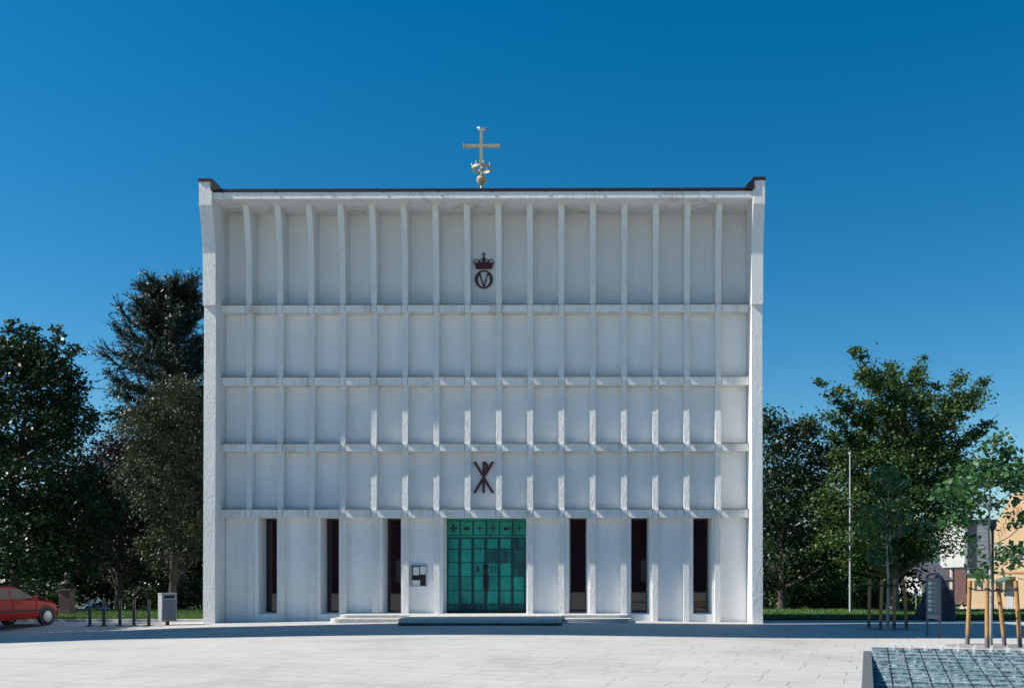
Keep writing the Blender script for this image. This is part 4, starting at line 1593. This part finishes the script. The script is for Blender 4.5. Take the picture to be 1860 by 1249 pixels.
# ------------------------------------------------------------------ cars
def make_car(loc, rz, paint, label, kind='hatch'):
    root = empty('parked_car', loc, rz, label, 'car', 'parked cars')
    # stations along x (front +): x, half width, sill z, belt z, roof z, roof half width
    Lh = 2.15
    st_ = [(-2.13, .70, .42, .72, .74, .62), (-2.08, .78, .30, .86, .88, .70), (-1.85, .82, .26, .90, .93, .72), (-1.3, .84, .25, .90, .92, .72), (-.6, .84, .24, .90, .92, .72),
           (.2, .84, .24, .89, .91, .72), (.75, .84, .24, .87, .90, .72), (1.2, .83, .24, .82, .87, .70), (1.65, .80, .26, .75, .82, .66), (1.90, .70, .28, .69, .76, .58), (2.02, .56, .34, .62, .66, .48)]
    o = MB()
    vv, ff = [], []
    for (x, hw, z0, zb, zr, rw) in st_:
        vv += [(x, -hw * .94, z0), (x, -hw, z0 + .12), (x, -hw, (z0 + zb) / 2), (x, -hw * .965, zb), (x, -rw, zr + .005), (x, -rw * .5, zr + .03), (x, rw * .5, zr + .03), (x, rw, zr + .005), (x, hw * .965, zb), (x, hw, (z0 + zb) / 2), (x, hw, z0 + .12), (x, hw * .94, z0)]
    n = 12
    for i in range(len(st_) - 1):
        for k in range(n):
            ff.append((i * n + k, i * n + (k + 1) % n, (i + 1) * n + (k + 1) % n, (i + 1) * n + k))
    ff.append(tuple(range(n)))
    ff.append(tuple(range((len(st_) - 1) * n, len(st_) * n))[::-1])
    o.add(vv, ff)
    bo = o.build('body', paint, root, smooth=True)
    # greenhouse: pillars and roof as a loft
    zr = 1.38
    cab = [(-1.98, .91, .74, .905, .73), (-1.55, .91, .75, zr - .06, .56), (-1.0, .91, .76, zr, .58), (0.0, .91, .76, zr, .58), (.28, .90, .75, zr - .05, .57), (1.02, .88, .72, .90, .70)]
    o = MB()
    vv, ff = [], []
    for (x, zb, hw, z1, rw) in cab:
        vv += [(x, -hw, zb), (x, -rw, z1 - .04), (x, -rw * .85, z1), (x, rw * .85, z1), (x, rw, z1 - .04), (x, hw, zb)]
    n = 6
    for i in range(len(cab) - 1):
        for k in range(n):
            ff.append((i * n + k, i * n + (k + 1) % n, (i + 1) * n + (k + 1) % n, (i + 1) * n + k))
    ff.append(tuple(range(n)))
    ff.append(tuple(range((len(cab) - 1) * n, len(cab) * n))[::-1])
    o.add(vv, ff)
    o.build('roof', paint, root, smooth=True)
    # side glass, just proud of the pillars
    for s in (-1, 1):
        def sp_(x, z):
            zb, hw, z1, rw = .91, .76, zr - .04, .58
            f = (z - zb) / (z1 - zb)
            return (x, s * (hw + (rw - hw) * f + .006), z)
        for poly in ([(.80, .945), (-.12, .945), (-.12, 1.29), (.30, 1.27)], [(-.20, .945), (-1.02, .945), (-1.02, 1.29), (-.20, 1.29)], [(-1.10, .945), (-1.75, .945), (-1.42, 1.25), (-1.10, 1.28)]):
            g = MB()
            a_ = [Vector(sp_(*q)) for q in poly]
            b_ = [q - Vector((0, s * .004, 0)) for q in a_]
            g.add(a_ + b_, [(0, 1, 2, 3), (7, 6, 5, 4), (0, 4, 5, 1), (1, 5, 6, 2), (2, 6, 7, 3), (3, 7, 4, 0)])
            g.build('side_window', M['carglass'], root)
        d_ = MB()
        for x in (-.16, .83, -1.06):
            d_.box(x - .006, x + .006, s * .8405 - .004, s * .8405 + .004, .34, .88)
        d_.build('door_seam', M['trimblack'], root)
        d_ = MB()
        d_.box(-1.95, 1.62, s * .845 - .012, s * .845 + .012, .50, .57)
        d_.build('side_moulding', M['trimblack'], root, .004)
        for x in (.02, -.95):
            d_ = MB()
            d_.box(x, x + .16, s * .842 - .012, s * .842 + .012, .80, .83)
            d_.build('door_handle', M['trimblack'], root, .004)
        d_ = MB()
        d_.box(.66, .82, s * .80 - .02 + s * .08, s * .80 + .02 + s * .10, .95, 1.06)
        d_.tube([(.78, s * .74, .94), (.76, s * .86, .98)], .02, 6)
        d_.build('door_mirror', paint, root, .012)
        h_ = MB()
        h_.box(1.90, 2.00, s * .42 - .14, s * .42 + .14, .56, .68)
        h_.build('headlight', M['lamp'], root, .02)
        t_ = MB()
        t_.box(-2.14, -2.06, s * .6 - .12, s * .6 + .12, .66, .80)
        t_.build('tail_light', M['maroon'], root, .012)
        for x in (1.30, -1.28):
            a_ = MB()
            a_.lathe([(.345, -.02), (.36, 0), (.345, .02)], (x, s * .835, .33), 28, Matrix.Rotation(R(90), 4, 'X'))
            a_.build('wheel_arch', M['trimblack'], root)
            w_ = MB()
            w_.lathe([(.17, -.1), (.27, -.1), (.30, -.08), (.305, 0), (.30, .08), (.27, .1), (.17, .1)], (x, s * .765, .305), 28, Matrix.Rotation(R(90), 4, 'X'))
            wo_ = w_.build('wheel', M['rubber'], root, smooth=True)
            w_ = MB()
            w_.lathe([(.02, -.125), (.10, -.12), (.19, -.108), (.205, -.095), (.205, .095), (.19, .108), (.10, .12), (.02, .125)], (x, s * .765, .305), 20, Matrix.Rotation(R(90), 4, 'X'))
            w_.build('rim', M['rim'], wo_, smooth=True)
    for (x0, x1) in ((1.92, 2.08), (-2.2, -2.05)):
        b_ = MB()
        b_.prism([(x0, -.72), (x1, -.48), (x1, .48), (x0, .72)], 'z', .30, .52)
        b_.build('bumper', M['trimblack'], root, .02)
    ws = MB()
    A = [Vector((.33, -.52, zr - .08)), Vector((.33, .52, zr - .08)), Vector((.96, .64, .955)), Vector((.96, -.64, .955))]
    off = Vector((.55, 0, .85)) * .012
    A = [q + off * 2.2 for q in A]
    ws.add(A + [q - off for q in A], [(0, 1, 2, 3), (7, 6, 5, 4), (0, 4, 5, 1), (1, 5, 6, 2), (2, 6, 7, 3), (3, 7, 4, 0)])
    ws.build('windscreen', M['carglass'], root)
    return root


hd_a = R(76)
wf = on_ground(84, 1134.5)
# the front right wheel stands at wf
cx_, cy_ = wf.x - 1.30 * math.cos(hd_a) - .80 * math.sin(hd_a), wf.y - 1.30 * math.sin(hd_a) + .80 * math.cos(hd_a)
make_car((cx_, cy_, 0), hd_a, M['redpaint'], 'red hatchback car parked at the left edge beside the plaza')
p = at(181, 1100, 75)
make_car((p.x, 75, gz(p.x, 75)), R(-50), M['bluepaint'], 'blue car parked low behind the lawn, in the gap under the left trees')
p = at(1622, 1100, 60)
make_car((p.x, 60, gz(p.x, 60)), R(25), M['palepaint'], 'pale blue car partly hidden behind the maple trunk')

# ------------------------------------------------------------------ buildings far right
ya = R(10.4)
yd = Vector((math.sin(ya), math.cos(ya), 0))      # along the wall, away
yn = Vector((math.cos(ya), -math.sin(ya), 0))     # into the building
far = at(1757, 1043, 92)
yb = empty('ochre_building', (far.x, far.y, 0), 0, 'ochre rendered building with a stepped brick gable and narrow windows at the right edge', 'building')


def yw(t, d, z):
    q = -yd * t + yn * d
    return (q.x, q.y, z)


def ybox(mb, t0, t1, d0, d1, z0, z1):
    p = [yw(t0, d0, z0), yw(t1, d0, z0), yw(t1, d1, z0), yw(t0, d1, z0), yw(t0, d0, z1), yw(t1, d0, z1), yw(t1, d1, z1), yw(t0, d1, z1)]
    mb.add(p, [(3, 2, 1, 0), (4, 5, 6, 7), (0, 1, 5, 4), (1, 2, 6, 5), (2, 3, 7, 6), (3, 0, 4, 7)])


def t_of(px):
    """distance along the wall at which a photograph column meets it"""
    s = (px - XC) / F
    return (far.x - s * far.y) / (yd.x - s * yd.y)


def z_of(px, py):
    t = t_of(px)
    return H - (py - HY) * (far.y - yd.y * t) / F


tg0, tg1 = t_of(1803), t_of(1803) + 15.5
o = MB()
ybox(o, 0, tg0, 0, 12, -1.3, 1.70)
ze, za = z_of(1806, 968), z_of(1846, 900) + .2
tm = (tg0 + tg1) / 2
v = [yw(tg0, -.15, -1.3), yw(tg1, -.15, -1.3), yw(tg1, -.15, ze), yw(tm + 1.1, -.15, za), yw(tm - 1.1, -.15, za), yw(tg0, -.15, ze)]
v += [yw(tg0, 14, -1.3), yw(tg1, 14, -1.3), yw(tg1, 14, ze), yw(tm + 1.1, 14, za), yw(tm - 1.1, 14, za), yw(tg0, 14, ze)]
o.add(v, [(0, 1, 2, 3, 4, 5), (6, 7, 8, 9, 10, 11)] + [(i, (i + 1) % 6, 6 + (i + 1) % 6, 6 + i) for i in range(6)])
wl = o.build('wall', M['yellow'], yb)
o = MB()
ybox(o, -.05, tg1, -.22, -.155, -2.6, -1.3)
ybox(o, -.05, tg0 - .02, -.15, 12, -2.6, -1.303)
ybox(o, tg0, tg1, -.15, 14, -2.6, -1.305)
o.build('plinth', M['plinth'], yb)
o = MB()
ybox(o, -.2, tg0 - .01, -.3, 12.2, 1.703, 1.90)
o.build('roof', M['darkroof'], yb)
o = MB()
ybox(o, -.05, tg0 - .01, 3.0, 12, 1.91, 2.75)
o.build('upper_wall', M['brownwall'], yb)
o = MB()
ybox(o, tg0, tg1, -.21, -.152, z_of(1830, 1041), z_of(1830, 1041) + .16)
for i in range(14):
    tt = tg0 + 2.6 + i * .75
    hz = ze + (za - ze) * (1 - abs(tt - tm) / (tm - tg0)) - 1.3
    if abs(tt - tm) < tm - tg0 - .5:
        ybox(o, tt, tt + .2, -.19, -.152, hz + .1, hz + .5)
        ybox(o, tt + .38, tt + .55, -.19, -.152, hz - .25, hz + .1)
o.build('brick_dentils', simple('brick_dentil', (.34, .17, .07), .85), yb)
for (px0, px1, py0, py1) in ((1811.5, 1816, 990, 1017), (1825.5, 1830, 990, 1017), (1839, 1845, 988, 1017), (1855, 1863, 987, 1017)):
    ta, tb = t_of(px0), t_of(px1)
    o = MB()
    z1, z0 = z_of((px0 + px1) / 2, py0), z_of((px0 + px1) / 2, py1)
    ybox(o, ta - .08, tb + .08, -.19, -.153, z0 - .1, z1 + .05)
    wo_ = o.build('window', M['winframe'], yb)
    o = MB()
    ybox(o, ta, (ta + tb) / 2 - .03, -.205, -.191, z0, z1)
    ybox(o, (ta + tb) / 2 + .03, tb, -.205, -.191, z0, z1)
    o.build('pane', M['winglass'], wo_)
for (px0, px1, py0, py1) in ((1771, 1775.5, 1054, 1073), (1783, 1787, 1054, 1073), (1820.5, 1826, 1055, 1076)):
    ta, tb = t_of(px0), t_of(px1)
    z1, z0 = z_of((px0 + px1) / 2, py0), z_of((px0 + px1) / 2, py1)
    d = 0.0 if px0 < 1800 else -.15
    o = MB()
    ybox(o, ta - .08, tb + .08, d - .04, d - .003, z0 - .08, z1 + .05)
    wo_ = o.build('window', M['winframe'], yb)
    o = MB()
    ybox(o, ta, tb, d - .055, d - .041, z0, z1)
    o.build('pane', M['winglass'], wo_)
ta, tb = t_of(1833), t_of(1845)
o = MB()
ybox(o, ta, tb, -.20, -.153, -1.9, z_of(1839, 1062))
o.build('door', M['greywall'], yb)
o = MB()
v = [yw(ta - .6, -.155, z_of(1839, 1046)), yw(tb + .6, -.155, z_of(1839, 1046)), yw(tb + .6, -1.3, z_of(1839, 1055)), yw(ta - .6, -1.3, z_of(1839, 1055))]
o.add(v + [(q[0], q[1], q[2] - .12) for q in v], [(0, 1, 2, 3), (7, 6, 5, 4), (0, 4, 5, 1), (1, 5, 6, 2), (2, 6, 7, 3), (3, 7, 4, 0)])
o.build('canopy', M['green_metal'], yb)
o = MB()
for i in range(9):
    tt = ta - 1.2 + i * (tb - ta + 2.4) / 8
    q = yw(tt, -1.5, 0)
    o.tube([(q[0], q[1], -1.9), (q[0], q[1], -.55)], .025, 6)
for z in (-.55, -1.0):
    o.tube([yw(ta - 1.2, -1.5, z), yw(tb + 1.2, -1.5, z)], .03, 6)
o.build('railing', M['whitepole'], yb)

# pale concrete box on columns, grey flank
gu, gv = Vector((yn.x, yn.y, 0)), Vector((yd.x, yd.y, 0))
gc = at(1757, HY, 105)
gc.z = 0
gb = empty('concrete_building', (0, 0, 0), 0, 'pale concrete box building raised on round columns behind the ochre building', 'building')


def gp(u, v, z):
    q = gc + gu * u + gv * v
    return (q.x, q.y, z)


def gbox(mb, u0, u1, v0, v1, z0, z1):
    p = [gp(u0, v0, z0), gp(u1, v0, z0), gp(u1, v1, z0), gp(u0, v1, z0), gp(u0, v0, z1), gp(u1, v0, z1), gp(u1, v1, z1), gp(u0, v1, z1)]
    mb.add(p, [(3, 2, 1, 0), (4, 5, 6, 7), (0, 1, 5, 4), (1, 2, 6, 5), (2, 3, 7, 6), (3, 0, 4, 7)])


gz1, gz0 = at(0, 946, 105).z, at(0, 1029, 105).z
o = MB()
gbox(o, -.25, 0, 0, 14, gz0, gz1)
o.build('front_wall', M['concrete'], gb)
o = MB()
gbox(o, .003, 14, .02, 14, gz0 - .2, gz1 - .05)
for i in range(11):
    gbox(o, .9, 14, .008, .017, gz0 + .1 + i * .45, gz0 + .14 + i * .45)
o.build('flank_wall', M['greywall'], gb)
o = MB()
gbox(o, .05, .8, -.05, .017, gz0, gz1 - .06)
o.build('corner_strip', M['darkroof'], gb)
o = MB()
gbox(o, -.32, 14.1, -.1, 14.1, gz1 + .003, gz1 + .18)
o.build('roof_edge', M['darkroof'], gb)
for v_ in (9.0, .3):
    q = gp(.2, v_, 0)
    o = MB()
    o.tube([(q[0], q[1], -2.0), (q[0], q[1], gz0)], .26 if v_ > 1 else .12, 14)
    o.build('column', M['concrete'], gb, smooth=True)
o = MB()
gbox(o, 3.0, 14, 3, 36, -2.1, gz0 - .21)
o.build('recessed_wall', M['brownwall'], gb)
o = MB()
gbox(o, 1.4, 1.43, 5.0, 5.5, -.6, gz0 - .1)
o.build('hanging_banner', M['signwhite'], gb)

# small house with a dark roof
Yh = 108.0
hs_ = empty('small_house', (0, 0, 0), 0, 'small white house with a steep dark roof behind the information board', 'house')
a = at(1674, 1052, Yh)
b = at(1722, 1075, Yh)
o = MB()
o.prism([(Yh, -2.2), (Yh + 7, -2.2), (Yh + 7, a.z), (Yh + 3.5, at(0, 1030, Yh).z), (Yh, a.z)], 'x', a.x, b.x)
o.build('wall', M['concrete'], hs_)
o = MB()
zt = at(0, 1029, Yh).z
for (y0, y1, z0, z1) in ((Yh - .5, Yh + 3.5, a.z - .25, zt + .12), (Yh + 7.5, Yh + 3.5, a.z - .25, zt + .12)):
    v = [(a.x - .4, y0, z0), (b.x + .4, y0, z0), (b.x + .4, y1, z1), (a.x - .4, y1, z1)]
    o.add(v + [(q[0], q[1], q[2] + .18) for q in v], [(0, 1, 2, 3), (7, 6, 5, 4), (0, 4, 5, 1), (1, 5, 6, 2), (2, 6, 7, 3), (3, 7, 4, 0)])
o.build('roof', M['darkroof'], hs_)
for i in range(2):
    o = MB()
    x = a.x + .5 + i * 1.3
    o.box(x, x + .7, Yh - .03, Yh - .003, .1, 1.0)
    o.build('window', M['winglass'], hs_)

# low shop with a blue sign band, far away
Ys = 150.0
a, b = at(1640, 1050, Ys), at(1678, 1072, Ys)
sh = empty('low_shop_building', (0, 0, 0), 0, 'low pale grey shop building with a blue sign band, far off beside the maple', 'building')
o = MB()
o.box(a.x, b.x, Ys, Ys + 10, -2.3, a.z)
o.build('wall', M['concrete'], sh)
o = MB()
o.box(a.x + .3, b.x - .3, Ys - .12, Ys - .003, a.z - 1.0, a.z - .1)
o.build('sign_band', M['signblue'], sh)
o = MB()
o.box(a.x + .5, b.x - .5, Ys - .05, Ys - .003, -1.6, a.z - 1.3)
o.build('shop_window', M['winglass'], sh)

# parking sign
p = at(1655, 1088, 88)
make_tree('bush', 'sunlit green shrub bank across the road, behind the parking sign', 'bushes across the road', (p.x, 88, gz(p.x, 88)), [(0, 0, -.1), (0, 0, .6), (.05, 0, 1.2)], .06,
          [(0, 0, 1.0, 1.8, .9, .9, 2), (-1.7, 0, .9, 1.4, .8, .8, 1), (1.6, .1, .9, 1.4, .8, .8, 1)], 300, 20, .4, .2, LM['bush'], M['bark'], 140, limbs=8, cat='bush')
p = at(1664, 1080, 74)
pk = empty('parking_sign', (p.x, 74, gz(p.x, 74)), 0, 'small blue parking sign with a white P across the road', 'sign')
zc = at(0, 1074, 74).z - gz(p.x, 74)
o = MB()
o.tube([(0, .03, 0), (0, .03, zc + .2)], .03, 8)
o.build('pole', M['alu'], pk)
o = MB()
o.box(-.16, .16, -.01, .01, zc - .2, zc + .2)
bd = o.build('board', M['signblue'], pk, .004)
o = MB()
o.box(-.07, -.025, -.016, -.0105, zc - .13, zc + .13)
po_, pi_ = [], []
for i in range(9):
    a_ = PI / 2 - PI * i / 8
    po_.append((-.024 + .10 * math.cos(a_), zc + .06 + .07 * math.sin(a_)))
    pi_.append((-.024 + .055 * math.cos(a_), zc + .06 + .03 * math.sin(a_)))
o.prism(po_ + pi_[::-1], 'y', -.016, -.0105)
o.build('letter', M['signwhite'], bd)


# ------------------------------------------------------------------ seated woman beyond the lawn
def skin(name, pts, edges, rad, mat, parent, root_i=0, sub=2):
    me = bpy.data.meshes.new(name)
    me.from_pydata(pts, edges, [])
    o = bpy.data.objects.new(name, me)
    COL.objects.link(o)
    o.parent = parent
    o.modifiers.new('skin', 'SKIN')
    if not me.skin_vertices:
        bm = bmesh.new(); bm.from_mesh(me); bm.verts.layers.skin.verify(); bm.to_mesh(me); bm.free()
    for i, d in enumerate(me.skin_vertices[0].data):
        d.radius = (rad[i], rad[i]) if not hasattr(rad[i], '__len__') else rad[i]
        d.use_root = i == root_i
    s_ = o.modifiers.new('sub', 'SUBSURF')
    s_.levels = s_.render_levels = sub
    me.materials.append(mat)
    for q in me.polygons:
        q.use_smooth = True
    return o


Yw = 53.0
p = at(1748, 1107, Yw)
gzv = gz(p.x, Yw)
seat_z = at(0, 1092, Yw).z - .72 - .28
pe = empty('person', (p.x, Yw, gzv), R(0), 'seated person in a white top with short auburn hair beyond the right lawn', 'person')
dz = max(0.0, seat_z - gzv)
B = dz + .12
pts = [(0, 0, B), (-.02, 0, B + .22), (-.04, 0, B + .44), (-.02, 0, B + .53), (.0, 0, B + .62), (.015, 0, B + .72),
       (-.03, -.17, B + .42), (.08, -.24, B + .20), (.26, -.16, B + .16), (-.03, .17, B + .42), (.08, .24, B + .20), (.26, .16, B + .16),
       (.38, -.10, B + .02), (.60, -.10, B - .32 + .2), (.38, .10, B + .02), (.60, .10, B - .12), (.74, -.1, B - .14), (.74, .1, B - .14)]
ed = [(0, 1), (1, 2), (2, 3), (3, 4), (4, 5), (2, 6), (6, 7), (7, 8), (2, 9), (9, 10), (10, 11), (0, 12), (12, 13), (0, 14), (14, 15), (13, 16), (15, 17)]
rad = [(.16, .13), (.14, .11), (.15, .10), .05, .085, .075, .05, .04, .03, .05, .04, .03, .08, .05, .08, .05, .035, .035]
skin('body', pts, ed, rad, M['skin'], pe)
skin('white_top', [(0, 0, B + .03), (-.02, 0, B + .22), (-.04, 0, B + .44), (-.03, -.18, B + .42), (.06, -.24, B + .26), (-.03, .18, B + .42), (.06, .24, B + .26)],
     [(0, 1), (1, 2), (2, 3), (3, 4), (2, 5), (5, 6)], [(.18, .15), (.16, .13), (.165, .115), .07, .06, .07, .06], M['whitecloth'], pe)
skin('hair', [(-.05, 0, B + .60), (-.04, 0, B + .70), (.0, 0, B + .76), (.04, 0, B + .75)], [(0, 1), (1, 2), (2, 3)], [.07, .095, .085, .05], M['hair'], pe)
skin('trousers', [(0, 0, B - .02), (.38, -.10, B + .02), (.58, -.10, B - .11), (.38, .10, B + .02), (.58, .10, B - .11)], [(0, 1), (1, 2), (0, 3), (3, 4)], [.17, .09, .06, .09, .06], M['redcloth'], pe)
bench = empty('park_bench', (p.x, Yw, gzv), 0, 'low wooden bench under the seated person beyond the lawn', 'bench')
o = MB()
for k in range(3):
    o.box(-.22 + k * .15, -.09 + k * .15, -.7, .7, dz - .06, dz - .02)
o.build('seat', M['stake'], bench)
for s in (-.5, .5):
    o = MB()
    o.box(-.18, .18, s - .04, s + .04, -.05, dz - .062)
    o.build('leg', M['concrete'], bench)

# ------------------------------------------------------------------ what stands round the square outside the picture
tw = empty('bell_tower', (-27.0, 25.6, 0), R(SUN_A), 'tall white bell tower left of the frame, flared to shape its plaza shadow strip', 'tower')
o = MB()
o.prism([(.15, -.2), (4.52, -.2), (4.52, 37.5), (-3.44, 37.5)], 'x', -2.6, 2.6)  # outward-leaning near side is made up to shape the cast shadow strip
o.build('shaft', M['plaster'], tw)
o = MB()
o.box(-2.75, 2.75, -3.55, 4.6, 37.503, 37.8)
o.build('roof', M['fascia'], tw)
o = MB()
for z in (31.0, 33.5):
    for x in (-1.4, 0, 1.4):
        yn_ = .15 - .0958 * z
        o.prism([(yn_ - .05, z), (yn_ - .05 - .0958 * 1.6, z + 1.6), (yn_ + .03 - .0958 * 1.6, z + 1.6), (yn_ + .03, z)], 'x', x - .4, x + .4)
o.build('louvre', M['black'], tw)
ob = empty('brick_building', (0, -24, 0), 0, 'dark brick building on the opposite side of the square, mirrored in the church windows', 'building')
o = MB()
o.box(-45, 45, -12, 0, -.1, 9.0)
o.build('wall', M['brick'], ob)
o = MB()
o.box(-45.4, 45.4, -12.4, .4, 9.003, 9.4)
o.build('roof', M['darkroof'], ob)
for fl_ in range(2):
    for i in range(18):
        o = MB()
        x = -43 + i * 4.9
        o.box(x, x + 1.8, .003, .06, 1.0 + fl_ * 3.9, 3.2 + fl_ * 3.9)
        o.build('window', M['winframe'] if (i + fl_) % 5 == 0 else M['winglass'], ob)
